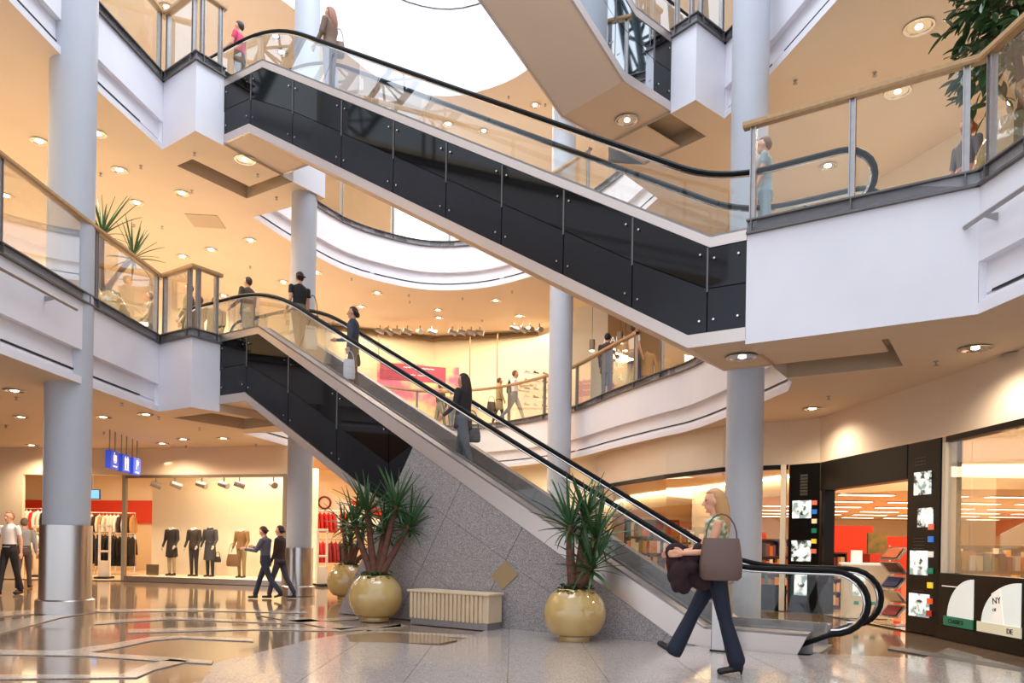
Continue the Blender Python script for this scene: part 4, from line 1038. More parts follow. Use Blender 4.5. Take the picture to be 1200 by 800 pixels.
def person(loc, yaw, h, label, top=(60,60,60), legs=(50,60,90), skin=(214,160,128), hair=(70,45,32), shoes=(24,20,18), sleeve='long',
           stride=0.0, back=None, knee=(0.05,0.05), armL=(0.1,0.25), armR=(0.1,0.25), abd=.12, long_hair=0.0, coat=0.0, head_turn=0.0, head_tilt=0.0, lean=0.0, flare=1.0,
           girth=1.0, voxel=.012, headless=False, cat='person', name='person', hand_skin=None, group=None, heel=0.0, hair_style='short', hair_w=1.0, belt=None, wide=1.0, under=None):
    """local frame: x right, y forward. stride = angle of the right leg forward (left leg goes back). arms = (shoulder angle forward, elbow bend)"""
    k = h/1.72
    mats = [matc('skin', skin, .55), matc('top_cloth', top), matc('leg_cloth', legs), matc('shoe', shoes, .4)]
    SK, TP, LG, SH = 0, 1, 2, 3
    pr = []; V = Vector
    # legs
    hipz = .90; ank = []
    J = {}
    for sd, ang, kb in ((1, stride, knee[0]), (-1, -stride if back is None else back, knee[1])):
        hip = V((.085*sd*girth, 0, 0)); a2 = ang-kb
        kn = hip+V((0, math.sin(ang), -math.cos(ang)))*.42; an = kn+V((0, math.sin(a2), -math.cos(a2)))*.40
        J[sd] = (hip, kn, an, a2); ank.append(an.z)
    foot_drop = .085+heel
    base = -min(ank)+foot_drop
    off = V((0, 0, base)); hz = base
    for sd in (1, -1):
        hip, kn, an, a2 = J[sd]; hip, kn, an = hip+off, kn+off, an+off
        pr.append(('c', hip, .088*girth*wide, kn, .062*wide, LG)); pr.append(('c', kn, .060*wide, an+V((0,0,.0 if flare > 1.5 else .02)), .047*flare, LG))
        pitch = min(0, a2)*.9  # trailing foot rises on its toe
        fwd = V((0, math.cos(pitch+heel*4*0), math.sin(pitch)))
        if an.z > base*0+foot_drop+.05: fwd = V((0, .80, -.6)).normalized() if a2 < 0 else V((0, .93, .36))
        heelp = an+V((0, -.035, -.045)); toe = an+fwd*.155+V((0, 0, -.052 if an.z < foot_drop+.05 else 0.0))
        if an.z < foot_drop+.05: heelp.z = .035+heel*.8; toe.z = .03
        pr.append(('c', heelp, .036, toe, .032, SH)); pr.append(('c', an, .042, heelp+V((0,.02,.0)), .036, SH))
        if heel > 0 and an.z < foot_drop+.05: pr.append(('c', heelp+V((0,-.01,0)), .018, V((heelp.x, heelp.y-.01, .012)), .012, SH))
    lv = lambda z: math.tan(lean)*(z-hz)   # forward lean
    def ring(z, rx, ry, dy=0): return (V((0, lv(hz+z)+dy, hz+z)), rx*girth, ry*girth, 0)
    pr.append(('l', [ring(-.10, .13, .10, -.01), ring(0, .165, .115, -.012), ring(.09, .150, .105), ring(.14, .142, .10)], LG))
    tops = [ring(.08, .152, .108), ring(.16, .140, .10), ring(.26, .145, .105), ring(.38, .165, .112), ring(.46, .170, .105), ring(.51, .140, .085), ring(.545, .075, .06)]
    if coat: tops = [ring(.02-coat, .165+.10*coat, .125+.08*coat), ring(.0, .170, .125)]+[(c, rx+.012, ry+.012, w) for c, rx, ry, w in tops]
    pr.append(('l', tops, TP))
    sh_z = hz+.475
    for sd, (sa, eb) in ((1, armR), (-1, armL)):
        sh = V((.185*sd*girth, lv(sh_z), sh_z)); ab = abd*sd
        up = sh+V((math.sin(ab), math.sin(sa)*math.cos(ab), -math.cos(sa)*math.cos(ab))).normalized()*.27
        a2 = sa+eb; el = up; wr = el+V((math.sin(ab)*.4, math.sin(a2), -math.cos(a2))).normalized()*.235
        am = TP if sleeve in ('long', 'half') else TP
        fm = TP if sleeve == 'long' else SK
        t = 1.15 if coat or sleeve == 'long' else 1.0
        if sleeve == 'short':
            mid = sh.lerp(el, .45); pr.append(('c', sh, .056*t, mid, .052*t, TP)); pr.append(('c', mid, .042, el, .037, SK))
        elif sleeve == 'none':
            pr.append(('c', sh, .045, el, .037, SK))
        else: pr.append(('c', sh, .056*t, el, .045*t, TP))
        pr.append(('c', el, .038*t if fm == TP else .036, wr, .030*t if fm == TP else .025, fm))
        if not headless or True:
            dh = (wr-el).normalized(); side = V((0, 1, 0)) if abs(dh.y) < .8 else V((0, 0, 1)); side = (side-dh*side.dot(dh)).normalized()
            pm = wr+dh*.05; pr.append(('c', wr+dh*.015, .024, pm, .026, SK)); pr.append(('c', wr+dh*.035-side*.018, .018, wr+dh*.08-side*.022, .014, SK)); pr.append(('c', wr+dh*.035+side*.018, .018, wr+dh*.08+side*.020, .014, SK))
            curl = dh.cross(side).normalized()*(-sd)
            for f in range(4):
                b0 = wr+dh*.085+side*(-.028+.019*f); ln = (.036, .044, .042, .032)[f]
                k1 = b0+dh*ln*.9+curl*.008; k2 = k1+dh*ln*.55+curl*.022
                pr.append(('c', b0-dh*.02, .0095, k1, .0088, SK)); pr.append(('c', k1, .0088, k2, .0078, SK))
            t0 = wr+dh*.03+side*.028; t1 = t0+dh*.03+side*.022; pr.append(('c', t0, .013, t1, .0105, SK)); pr.append(('c', t1, .0105, t1+dh*.028+side*.004, .009, SK))
    nk = V((0, lv(hz+.52), hz+.52)); hc = nk+V((0, .015+math.sin(head_tilt)*.12, .165*math.cos(head_tilt)+.0))
    if headless: pr.append(('c', nk, .05, nk+V((0, 0, .045)), .045, SK))
    else:
        pr.append(('c', nk-V((0,0,.02)), .056, hc-V((0,.01,.05)), .05, SK))
        hd = V((math.sin(head_turn), math.cos(head_turn), -math.sin(head_tilt))).normalized(); rt = hd.cross(V((0,0,1))).normalized(); upv = rt.cross(hd)
        P3 = lambda x, y, z: hc+rt*x+hd*y+upv*z
        pr.append(('e', hc+V((0,0,.02)), (.074, .088, .098), SK)); pr.append(('e', P3(0, .028, -.045), (.050, .055, .062), SK))
        pr.append(('c', P3(0, .082, .012), .010, P3(0, .106, -.022), .014, SK)); pr.append(('c', P3(-.012, .094, -.026), .009, P3(.012, .094, -.026), .009, SK))
        pr.append(('c', P3(-.02, .078, -.052), .009, P3(.02, .078, -.052), .009, SK)); pr.append(('e', P3(0, .062, -.088), (.024, .022, .018), SK))
        for s_ in (-1, 1): pr.append(('e', P3(s_*.077, -.002, -.002), (.012, .020, .030), SK)); pr.append(('c', P3(s_*.045, .070, .030), .009, P3(s_*.018, .080, .033), .009, SK))
    me = body_mesh(pr, voxel/k, mats)
    root = empty(name, loc, yaw, label, cat, group); root.scale = (k, k, k)
    bo = bpy.data.objects.new('body', me); C.objects.link(bo); bo.parent = root
    if not headless:
        hm = matc('hair', hair, .6)
        mb = MB(); n, m_ = 20, 14; vs = []
        for i in range(m_+1):
            t = PI*i/m_
            for j in range(n):
                a = 2*PI*j/n; x, y, z = math.sin(t)*math.cos(a), math.sin(t)*math.sin(a), math.cos(t)
                r = 1.0; face = y > .25 and z < .45
                if z < -.35 and y > -.2: r = .80
                if face: r = .78
                wob = 1+.03*math.sin(a*7+i)
                vs.append(P3(x*.086*r*wob, (y*.100-.010)*r, z*.106*r*wob+.026))
        fs = [(i*n+j, (i+1)*n+j, (i+1)*n+(j+1) % n, i*n+(j+1) % n) for i in range(m_) for j in range(n)]
        mb.add(vs, fs)
        if long_hair:
            L = long_hair; rings = []
            for q in range(7):
                t = q/6; c = P3(0, -.045-.035*math.sin(t*PI*.7), .04)+V((0, -.02*t, -L*t)); rings.append((c, hair_w*(.086+.016*math.sin(t*3.0))*(1-.5*t**3), hair_w*(.058)*(1-.45*t**2), math.atan2(-hd.x, hd.y)))
            for c, rx, ry, yw in [rings[0]]: pass
            vs = []; nn = 16
            for c, rx, ry, yw in rings:
                for j in range(nn):
                    a = 2*PI*j/nn; w = 1+.06*math.sin(j*2.7); x, y = rx*math.cos(a)*w, ry*math.sin(a)*w
                    vs.append(c+V((x*math.cos(yw)-y*math.sin(yw), x*math.sin(yw)+y*math.cos(yw), 0)))
            mb.add(vs, [tuple(range(nn))[::-1], tuple(range(6*nn, 7*nn))]+[(i*nn+j, i*nn+(j+1) % nn, (i+1)*nn+(j+1) % nn, (i+1)*nn+j) for i in range(6) for j in range(nn)])
        if hair_style == 'bun': mb.ball(P3(0, -.11, .03), .042, 10, 8)
        mb.build('hair', hm, root, smooth=True)
        for s_ in (-1, 1):
            mb = MB(); mb.ball(P3(s_*.031, .076, .014), (.011, .007, .007), 8, 6); mb.build('eye', matc('eye', (40,30,26), .2), root)
        mb = MB(); mb.ball(P3(0, .0875, -.052), (.019, .005, .006), 8, 6); mb.build('mouth', matc('lips', (170,86,80), .4), root)
    return root, hz
def bag(p, w, d, h, col, label, rz=0.0, strap=.25, name='handbag', cat='bag', rough=.6, soft=True):
    r = empty(name, p, rz, label, cat)
    mb = MB(); pts = []
    n = 12; vs = []
    for i, (t, sx, sy) in enumerate([(0, .80, .9), (.08, .97, 1.05), (.4, 1.0, 1.0), (.8, .9, .62), (1, .82, .25)]):
        for j in range(n):
            a = 2*PI*j/n; cx, sy_ = math.cos(a), math.sin(a)
            x = math.copysign(abs(cx)**.5, cx)*w/2*sx; y = math.copysign(abs(sy_)**.7, sy_)*d/2*sy
            vs.append((x, y, t*h-h))
    fs = [tuple(range(n))[::-1], tuple(range(4*n, 5*n))]+[(i*n+j, i*n+(j+1) % n, (i+1)*n+(j+1) % n, (i+1)*n+j) for i in range(4) for j in range(n)]
    mb.add(vs, fs); m = matc('bag_material', col, rough); mb.build('body', m, r, smooth=True)
    mb = MB(); mb.tube([(w*.36*math.cos(PI*k/10), 0, strap*math.sin(PI*k/10)-.01) for k in range(11)], .008, 6); mb.build('strap', m, r)
    return r
def face_to(dx, dy): return math.atan2(-dx, dy)
up_s = math.atan2(-E2.x, E2.y)         # yaw looking up the slope direction (away to the left)
dn_s = math.atan2(E2.x, -E2.y)
# foreground woman, mid stride to the left, hair and bag towards us
SKIN[('top_cloth', (150,160,120))] = mat('top_cloth', srgb(120,140,90), .8, noise=(22, srgb(214,208,180), .06))
p0 = G(853, 790, 0)
fw, hz = person((p0.x-.115, p0.y+.08, 0), math.radians(80), 1.80, 'woman with long blond hair in dark blue flared jeans striding left past the escalator foot', top=(150,160,120), legs=(20,27,46), skin=(222,160,126),
    hair=(196,146,96), shoes=(28,18,16), sleeve='none', stride=.47, back=-.20, knee=(.03,.08), armL=(.25,1.25), armR=(.45,.95), long_hair=.40, hair_w=1.25, flare=1.75, voxel=.0085, heel=.05, abd=.10, girth=1.02, head_tilt=.06, wide=1.06)
def rel(o, x, y, z):
    k = o.scale[0]; c, s = math.cos(o.rotation_euler.z), math.sin(o.rotation_euler.z)
    return Vector((o.location.x+(x*c-y*s)*k, o.location.y+(x*s+y*c)*k, o.location.z+z*k))
bag(rel(fw, -.28, -.02, 1.27), .40, .18, .40, (100,76,66), 'large taupe shoulder bag of the woman striding in the foreground', math.radians(80)+PI/2, .24)
mb = MB(); mb.tube([(.08*math.cos(2*PI*k/16), .015+.075*math.sin(2*PI*k/16), hz+.50+.015*math.cos(4*PI*k/16)) for k in range(17)], .022, 8); mb.build('collar', matc('scarf_cloth', (214,220,210), .9), fw, smooth=True)
r = empty('jacket', rel(fw, -.14, .26, 1.03), 0, 'dark brown jacket bundled over the forearm of the striding woman', 'jacket')
mb = MB(); random.seed(3)
for i in range(22):
    t = random.random(); mb.ball((random.uniform(-.15,.13), random.uniform(-.08,.06), .12-.36*t), (random.uniform(.05,.10), random.uniform(.05,.08), random.uniform(.06,.13)), 12, 8)
o = mb.build('cloth', matc('jacket_cloth', (46,22,26), .95), r)
md = o.modifiers.new('r', 'REMESH'); md.mode = 'VOXEL'; md.voxel_size = .012; o.modifiers.new('s', 'SMOOTH').iterations = 6
# on the lower escalator
def on_esc(s, z0=0.0, p=.72):
    k = round((s-.8)/(8.7/24)); return EW(.8+k*8.7/24, p, z0+5.2*min(max(k/24, 0), 1)+.012)
q = on_esc(4.45, 0, .62)
w1, hz = person(on_esc(4.75), up_s+.2, 1.64, 'woman with very long dark hair riding in the middle of the lower escalator', top=(38,34,38), legs=(96,98,106), hair=(44,26,24), long_hair=.46, hair_w=1.3, coat=.16, girth=1.12, armL=(.2,.7), armR=(.15,.4), sleeve='long', stride=.22, wide=1.2)
bag(rel(w1, .26, -.05, .80), .30, .12, .24, (84,80,80), 'dark grey shoulder bag on the woman with very long dark hair', .3, .3)
w2_, hz = person(on_esc(7.2), up_s+.7, 1.60, 'woman in blue denim jacket and brown trousers on the lower escalator, white bag in hand', top=(58,66,84), legs=(120,98,66), hair=(62,32,26), long_hair=.12, coat=.02, armL=(.05,.15), armR=(.3,1.2), stride=.1)
bag(rel(w2_, -.27, .04, .62), .22, .08, .36, (226,222,226), 'crumpled white plastic bag held by the woman in denim on the lower escalator', .4, .16, 'carrier_bag', 'bag', .3)
bag(rel(w2_, .28, .0, .86), .26, .10, .22, (30,26,26), 'small black shoulder bag on the woman in the denim jacket', .6, .34)
w3, hz = person(on_esc(8.75), up_s-.2, 1.64, 'woman in black short sleeved top near the head of the lower escalator', top=(26,24,26), legs=(112,100,86), hair=(48,24,20), sleeve='short', armL=(-.1,.7), armR=(.1,.3), long_hair=.05, stride=.15, wide=1.1)
bag(rel(w3, .30, 0, .90), .26, .10, .20, (22,20,20), 'small black handbag hanging from the shoulder of the woman in black', .3, .40)
bag(rel(w3, .32, .08, .62), .26, .10, .40, (232,228,224), 'white carrier bag beside the woman in black on the escalator', .6, .16, 'carrier_bag', 'bag', .3)
# at the head of the lower escalator and along the left walkway, second level
def stand(px, y, z): q = D(px, 400, y); return Vector((q.x, q.y, z))
def by_head(px, py, z, h):
    q = G(px, py+2, z+h); return Vector((q.x, q.y, z))
zz2 = Z2-.02
person(by_head(291, 320, Z2-.01, 1.66), up_s+.3, 1.62, 'heavy man in dark brown jacket and jeans seen from behind at the escalator head', top=(72,62,48), legs=(76,92,108), hair=(72,48,34), coat=.08, girth=1.22, armL=(.1,.9), armR=(.1,.9), stride=.08)
person(by_head(252, 346, zz2, 1.6), up_s-.3, 1.60, 'short person in baggy olive jacket behind the landing balustrade', top=(92,92,76), legs=(70,60,50), hair=(90,70,50), coat=.15, girth=1.15, armL=(.2,.5), armR=(.2,.5))
person(by_head(222, 330, zz2, 1.72), up_s+.9, 1.72, 'man in dark green coat over brown shirt behind the landing box', top=(64,60,44), legs=(60,48,38), hair=(44,30,22), coat=.3, armL=(.2,.3), armR=(.2,.3), stride=.15)
person(by_head(234, 336, zz2, 1.75), up_s+.6, 1.58, 'person in reddish brown jacket beside the man in the dark green coat', top=(126,88,66), legs=(96,84,70), hair=(90,60,40), coat=.1)
person(by_head(175, 338, zz2, 1.66), up_s+1.2, 1.66, 'older man in pale grey jacket walking behind the left glass balustrade', top=(176,164,142), legs=(84,86,96), hair=(140,116,92), stride=.3, coat=.06, armL=(.3,.4), armR=(-.3,.3))
person(by_head(128, 325, zz2, 1.6), up_s-1.0, 1.60, 'red haired person partly hidden by the upper plant pot', top=(120,90,70), legs=(70,60,60), hair=(150,80,50), long_hair=.1)
# far second level walkway
person(stand(517, 27.0, zz2), -.9, 1.78, 'man in black jumper and grey trousers walking at the far shop window', top=(30,28,32), legs=(110,108,92), hair=(110,86,64), stride=.25)
person(stand(530, 27.3, zz2), .6, 1.60, 'companion in grey beside the man in the black jumper', top=(150,136,124), legs=(90,100,120), hair=(90,60,44), stride=.2)
person(stand(547, 27.5, zz2), 2.6, 1.72, 'dark haired person raising one hand at the far shop window', top=(190,150,120), legs=(90,80,76), hair=(40,28,24), armR=(2.6,.5), armL=(.1,.2), sleeve='short')
person(stand(586, 25.2, zz2), -1.3, 1.60, 'woman in beige coat with dark bag walking at the far balustrade', top=(176,150,104), legs=(70,62,56), hair=(96,66,46), coat=.35, stride=.22)
m1, hz = person(stand(604, 24.9, zz2), -1.45, 1.84, 'man in white t-shirt and blue jeans walking right at the far balustrade', top=(232,230,236), legs=(92,112,136), hair=(110,70,50), sleeve='short', armR=(.7,1.0), armL=(.5,1.0), stride=.42, knee=(.1,.3))
bag(rel(m1, -.16, -.16, 1.36), .26, .16, .40, (36,34,44), 'small dark backpack on the man in the white t-shirt', -1.45, .06, 'backpack')
bag(stand(577, 25.0, 5.2)+Vector((0, 0, .72)), .3, .14, .34, (70,52,40), 'brown bag carried beside the woman in the beige coat', .2, .2)
person(stand(470, 27.2, zz2), .8, 1.6, 'blurred person in grey green clothes in front of the pink poster', top=(130,124,96), legs=(110,104,90), hair=(80,60,50), coat=.2, stride=.3)
# right shops on the second level
m2, hz = person(stand(712, 20.4, zz2), -.4, 1.80, 'woman with black cap of hair in dark coat behind the back oak rail', top=(70,42,34), legs=(60,40,34), hair=(26,18,20), coat=.25, armL=(.1,.3), armR=(.1,.3))
bag(rel(m2, .02, .30, .82), .42, .16, .42, (70,160,176), 'turquoise carrier bag behind the back oak rail', 0, .18, 'carrier_bag', 'bag', .4)
bag(rel(m2, .52, .30, .72), .38, .2, .42, (50,160,90), 'green plastic bag next to the turquoise one', 0, .14, 'carrier_bag', 'bag', .3)
person(stand(743, 19.2, zz2), -1.2, 1.72, 'person in white shirt partly behind a post of the back balustrade', top=(226,220,208), legs=(70,80,110), hair=(60,40,30), sleeve='short', stride=.2)
# right landing, second level
person(by_head(897, 158, zz2, 1.66), 1.2, 1.66, 'person in pale blue jeans and grey top stepping onto the upper escalator', top=(150,160,160), legs=(150,166,176), hair=(120,84,60), sleeve='short', stride=.1)
person(by_head(1134, 136, zz2, 1.62), 1.8, 1.62, 'red haired woman in patterned grey top behind the right balustrade', top=(112,104,104), legs=(196,140,124), hair=(170,90,60), long_hair=.08, sleeve='half', stride=.2)
# third level, head of the upper escalator
person(by_head(281, 24, Z3-.02, 1.70), up_s+.5, 1.72, 'man in bright pink shirt at the head of the upper escalator', top=(214,70,104), legs=(50,44,44), hair=(44,34,34), sleeve='short', stride=.1, armL=(.3,.6))
m3, hz = person(on_esc(8.0, Z2), up_s+.3, 1.70, 'woman with long auburn hair and grey jeans riding the upper escalator', top=(122,96,78), legs=(112,116,130), hair=(150,96,76), long_hair=.38, hair_w=1.25, coat=.05, armL=(.2,.3), armR=(.3,1.6), wide=1.1)
bag(rel(m3, .24, .10, .62), .28, .10, .40, (214,222,236), 'white paper bag held low by the woman on the upper escalator', .2, .14, 'carrier_bag', 'bag', .4)
bag(rel(m3, .22, -.06, 1.2), .24, .12, .30, (120,84,60), 'brown shoulder bag of the woman on the upper escalator', .2, .25)
# ground level, left
person(stand(15, 15.7, 0), PI-.2, 1.76, 'woman in white polo shirt and black flared trousers walking near the left edge', top=(236,228,224), legs=(30,24,28), hair=(140,96,72), sleeve='short', stride=.22, flare=1.3, armL=(-.2,.2), armR=(.3,.4), skin=(216,160,130))
person(stand(32, 17.6, 0), .3, 1.66, 'person in grey top directly behind the woman in the white polo shirt', top=(150,146,144), legs=(84,66,60), hair=(120,100,84), stride=.2)
pw, hz = person(stand(315, 15.6, 0), 1.45, 1.56, 'woman in grey jumper and dark jeans reading while she walks past the rear column', top=(92,92,104), legs=(40,48,66), hair=(74,42,30), stride=.38, knee=(.1,.3), armR=(.6,1.2), armL=(.5,1.2), flare=1.3, long_hair=.06, head_tilt=.35)
person(stand(332, 15.9, 0), 1.5, 1.56, 'dark clothed companion walking beside the woman in the grey jumper', top=(56,34,34), legs=(70,66,76), hair=(56,34,28), stride=-.3, knee=(.2,.1), coat=.1, flare=1.2, long_hair=.08)
# mannequins in the display window
def fq_at(px, n):
    c = D(px, 600, 1.0); k = c.x/c.y; a = F1+fn*n; t = (k*a.y-a.x)/(fd.x-k*fd.y); return a+fd*t
mrz = math.atan2(fd.y, fd.x)+PI
for px, top, legs, coat, lab, scl in [(202, (46,38,36), (176,150,120), .34, 'headless mannequin in dark knee length coat with pale collar, leftmost in the display window', 1.60),
        (228, (60,46,38), (50,38,34), .04, 'headless mannequin in short dark jacket and brown trousers, second from left in the window', 1.60),
        (247, (62,58,60), (36,32,36), .42, 'headless mannequin in belted charcoal coat, third from left in the window', 1.62),
        (284, (146,106,58), (150,124,84), .06, 'headless mannequin in tan jacket and beige trousers, rightmost in the window', 1.58)]:
    q = fq_at(px, .8); mq, hz = person((q.x, q.y, .14), mrz, scl, lab, top=top, legs=legs, skin=(226,214,196), shoes=(60,34,24), coat=coat, headless=True, cat='mannequin', name='mannequin', abd=.2, armL=(.1,.6), armR=(.0,.4), wide=1.0)
    mb = MB(); mb.tube([(.075*math.cos(2*PI*k/14), .012+.06*math.sin(2*PI*k/14), hz+.535+.02*math.cos(2*PI*k/7)) for k in range(15)], .030, 8); mb.build('collar', matc('collar_cloth', (236,228,214) if px != 247 else (60,56,58), .9), mq, smooth=True)
    if px == 247:
        mb = MB(); mb.tube([(.165*math.cos(2*PI*k/20), .12*math.sin(2*PI*k/20), hz+.12) for k in range(21)], .018, 6, flat=1); mb.build('belt', matc('belt_leather', (30,26,26), .4), mq)
q = fq_at(274, .6); bag((q.x, q.y, .80), .40, .14, .34, (120,84,50), 'brown handbag hung beside the tan mannequin', mrz, .32)
q = fq_at(256, .7); bag((q.x, q.y, .72), .2, .08, .16, (30,26,26), 'small black bag held beside the charcoal coat mannequin', mrz, .14)
# ------------------------------------------------------------------ floor: granite tiles at right, pale stone bands in the brown polished field at left
gx = [(237,799),(250,777),(300,765),(360,751),(405,745),(440,738),(452,752),(520,757),(537,752),(560,742)]
reg = [G(px, py, 0).xy for px, py in gx]
poly = [Vector((reg[0].x, 3.2))]+reg+[BP(3.6, -.02), BP(.4, -.02), BP(-.8, -.02), BP(-.8, .3), BP(-1.9, .6), Vector((5.6, 9.6)), Vector((5.2, 3.2))]
def inside(p):
    c = False; n = len(poly); j = n-1
    for i in range(n):
        a, b = poly[i], poly[j]
        if (a.y > p[1]) != (b.y > p[1]) and p[0] < (b.x-a.x)*(p[1]-a.y)/(b.y-a.y)+a.x: c = not c
        j = i
    return c
def clip_convex(cell, pl):
    """clip polygon pl by the square cell"""
    x0, x1, y0, y1 = cell
    for f in (lambda q: q[0]-x0, lambda q: x1-q[0], lambda q: q[1]-y0, lambda q: y1-q[1]):
        if len(pl) < 3: return []
        pl = clip_poly([tuple(q) for q in pl], f)
    return pl
ts = .92; tiles = []
for i in range(-6, 8):
    for j in range(0, 12):
        x0, y0 = -.02+i*ts, 3.3+j*ts; c = clip_convex((x0+.003, x0+ts-.003, y0+.003, y0+ts-.003), poly)
        if len(c) > 2:
            area = abs(sum(c[k][0]*c[(k+1) % len(c)][1]-c[(k+1) % len(c)][0]*c[k][1] for k in range(len(c))))/2
            if area > .02: tiles.append(c)
fl = empty('floor', (0, 0, 0)); fl['kind'] = 'structure'; fl['label'] = 'speckled pale granite floor field around the escalator foot'
for c in tiles:
    mb = MB(); mb.prism(c, -.010, .003+random.uniform(0, .0006)); mb.build('tile', M['tile'], fl)
mb = MB(); mb.prism([G(1045, 757, 0).xy, G(1200, 783, 0).xy, G(1200, 788, 0).xy, G(1040, 760, 0).xy], -.008, .006); struct(mb.build('threshold_strip', M['beam']), 'dark metal strip in the floor before the bookshop window')
# pale bands let into the brown stone
def band(pts, name='stone_band'):
    mb = MB(); mb.prism([G(px, py, 0).xy for px, py in pts], -.008, .0008); mb.build(name, M['band'], fb)
fb = empty('floor', (0, 0, 0)); fb['kind'] = 'structure'; fb['label'] = 'pale stone bands let into the brown polished floor'
for pts in [
 [(0,728),(70,718),(120,716),(72,723),(0,742)],
 [(0,716),(110,711),(110,714),(0,722)],
 [(72,762),(130,754),(175,746),(210,744),(295,748),(297,751),(212,747),(178,750),(140,758),(105,764)],
 [(0,761),(72,762),(105,764),(205,770),(250,774),(248,777),(190,774),(104,768),(0,766)],
 [(0,790),(140,790),(172,778),(200,772),(222,774),(182,784),(160,793),(0,795)],
 [(110,727),(200,722),(330,727),(420,722),(420,725),(332,730),(200,725),(110,731)],
 [(150,737),(300,733),(400,736),(470,731),(470,734),(400,739),(300,737),(150,741)],
 [(110,714),(230,712),(360,716),(360,718),(230,715),(110,717)],
 [(350,752),(405,742),(470,731),(478,733),(412,744),(362,753)],
 [(300,720),(330,719),(420,735),(400,738)],
 [(430,738),(560,744),(556,747),(430,741)]]:
    band(pts)
for pts in [[(405,744),(452,741),(520,745),(536,750),(515,754),(410,752)]]:
    mb = MB(); mb.prism([G(px, py, 0).xy for px, py in pts], -.008, .0048); mb.build('dark_inlay', M['marble'], fb)
# ------------------------------------------------------------------ planters
def glaze(name, c1, c2):
    m = mat(name, srgb(*c1), .16, noise=(3.2, srgb(*c2), .22), coat=.8); return m
M['pot'] = glaze('ochre_glazed_ceramic', (206,174,112), (184,150,88)); M['trunk'] = mat('yucca_bark', srgb(122,80,60), .85, noise=(16, srgb(88,56,44), .3), bump=.6, bscale=30)
M['leaf'] = mat('sword_leaf_green', srgb(64,100,52), .42, noise=(5, srgb(38,74,38), .3)); M['ivy'] = mat('ivy_leaf_green', srgb(58,96,50), .5, noise=(8, srgb(36,70,34), .3)); M['soil'] = mat('dark_soil', srgb(44,34,28), .95)
leaf_meshes = []
for v, droop in enumerate((.10, .32, .62)):
    mb = MB(); n = 6; vs = []
    for i in range(n+1):
        t = i/n; w = .028*(1-t)**.55*(.55+.45*min(1, t*4)) if i < n else .001
        z = math.sin(t*(1-droop*.2)*PI/2*.12)*.2-droop*t*t*.55; y = t*(1-droop*.25*t)
        vs += [(-w, y, z+.012*(1-t)), (0, y, z-.004), (w, y, z+.012*(1-t)), (0, y, z-.010)]
    fs = []
    for i in range(n):
        a, b = i*4, i*4+4; fs += [(a, a+1, b+1, b), (a+1, a+2, b+2, b+1), (a+2, a+3, b+3, b+2), (a+3, a, b, b+3)]
    mb.add(vs, fs); o = mb.build('leaf', M['leaf'], smooth=True); leaf_meshes.append(o.data); bpy.data.objects.remove(o)
def rosette(root, c, n, L, seed, squash=1.0):
    rd = random.Random(seed)
    for i in range(n):
        t = i/n; az = i*2.399+rd.uniform(-.25, .25); el = math.radians(82-t*105+rd.uniform(-8, 8)); ln = L*rd.uniform(.8, 1.12)*(.75+.35*math.sin(min(1, t+.25)*PI))
        o = bpy.data.objects.new('leaf', leaf_meshes[0 if t < .35 else (1 if t < .75 else 2)]); C.objects.link(o); o.parent = root
        o.location = c+Vector((0, 0, -t*.10)); o.rotation_mode = 'XYZ'; o.rotation_euler = (el, rd.uniform(-.5, .5), az)
        wd = 1.0; o.scale = (wd, ln, ln)
def potted(loc, label, r=.42, zt=.71, heads=(), seed=1, leafL=.5, potmat=None, base=None, n=34, ivy=70):
    root = empty('potted_yucca', loc, 0, label, 'plant')
    prof = [(.0, .0), (r*.50, 0), (r*.52, .03), (r*.50, .06), (r*.60, .085)]
    zc_ = zt*.50+.02; hh = zt*.50
    for k in range(1, 15):
        a = -PI/2+PI*(k+1.2)/17.5; z = zc_+hh*math.sin(a)*1.08
        if z > .085 and z < zt: prof.append((r*math.cos(a)**.8, z))
    prof += [(r*.60, zt), (r*.56, zt+.012), (r*.52, zt), (r*.50, zt-.06)]
    mb = MB(); mb.lathe(prof, n=40, cap=False); mb.build('pot', M['pot'] if potmat is None else potmat, root, smooth=True)
    mb = MB(); mb.lathe([(0.001, zt-.05), (r*.52, zt-.05)], n=24, cap=False); mb.build('soil', M['soil'], root)
    rd = random.Random(seed); mb = MB()
    for i in range(ivy*2):
        a = rd.uniform(0, 2*PI); q = r*.66*math.sqrt(rd.random()); z = zt+rd.uniform(-.02, .07)-(.05 if q > r*.56 else 0)
        c = Vector((q*math.cos(a), q*math.sin(a), z)); s = rd.uniform(.022, .042); R = Matrix.Rotation(rd.uniform(0, 6), 3, 'Z') @ Matrix.Rotation(rd.uniform(-.7, .7), 3, 'X')
        pts = [R@Vector(v) for v in ((0, -s, 0), (s, -.2*s, .008), (.5*s, s*.9, 0), (0, s*1.4, -.01), (-.5*s, s*.9, 0), (-s, -.2*s, .008))]
        mb.add([c+p for p in pts], [(0, 1, 2, 3), (0, 3, 4, 5)])
    o = mb.build('ivy', M['ivy'], root); o['kind'] = 'stuff'
    for i, (dx, dy, z, bx) in enumerate(heads):
        p0 = Vector((bx*.4, 0, zt-.05)); p3 = Vector((dx, dy, z)); mid = Vector((bx+.35*(dx-bx), dy*.35, zt+(z-zt)*.45))
        pts = [p0, p0.lerp(mid, .5)+Vector((0, 0, .03)), mid, mid.lerp(p3, .5)+Vector((0, 0, .02)), p3]
        mb = MB(); mb.tube(pts, [.075, .058, .050, .046, .040] if base is None else base, 10); mb.build('trunk', M['trunk'], root, smooth=True)
        rosette(root, p3, n, leafL*rd.uniform(.88, 1.1), seed*10+i)
    return root
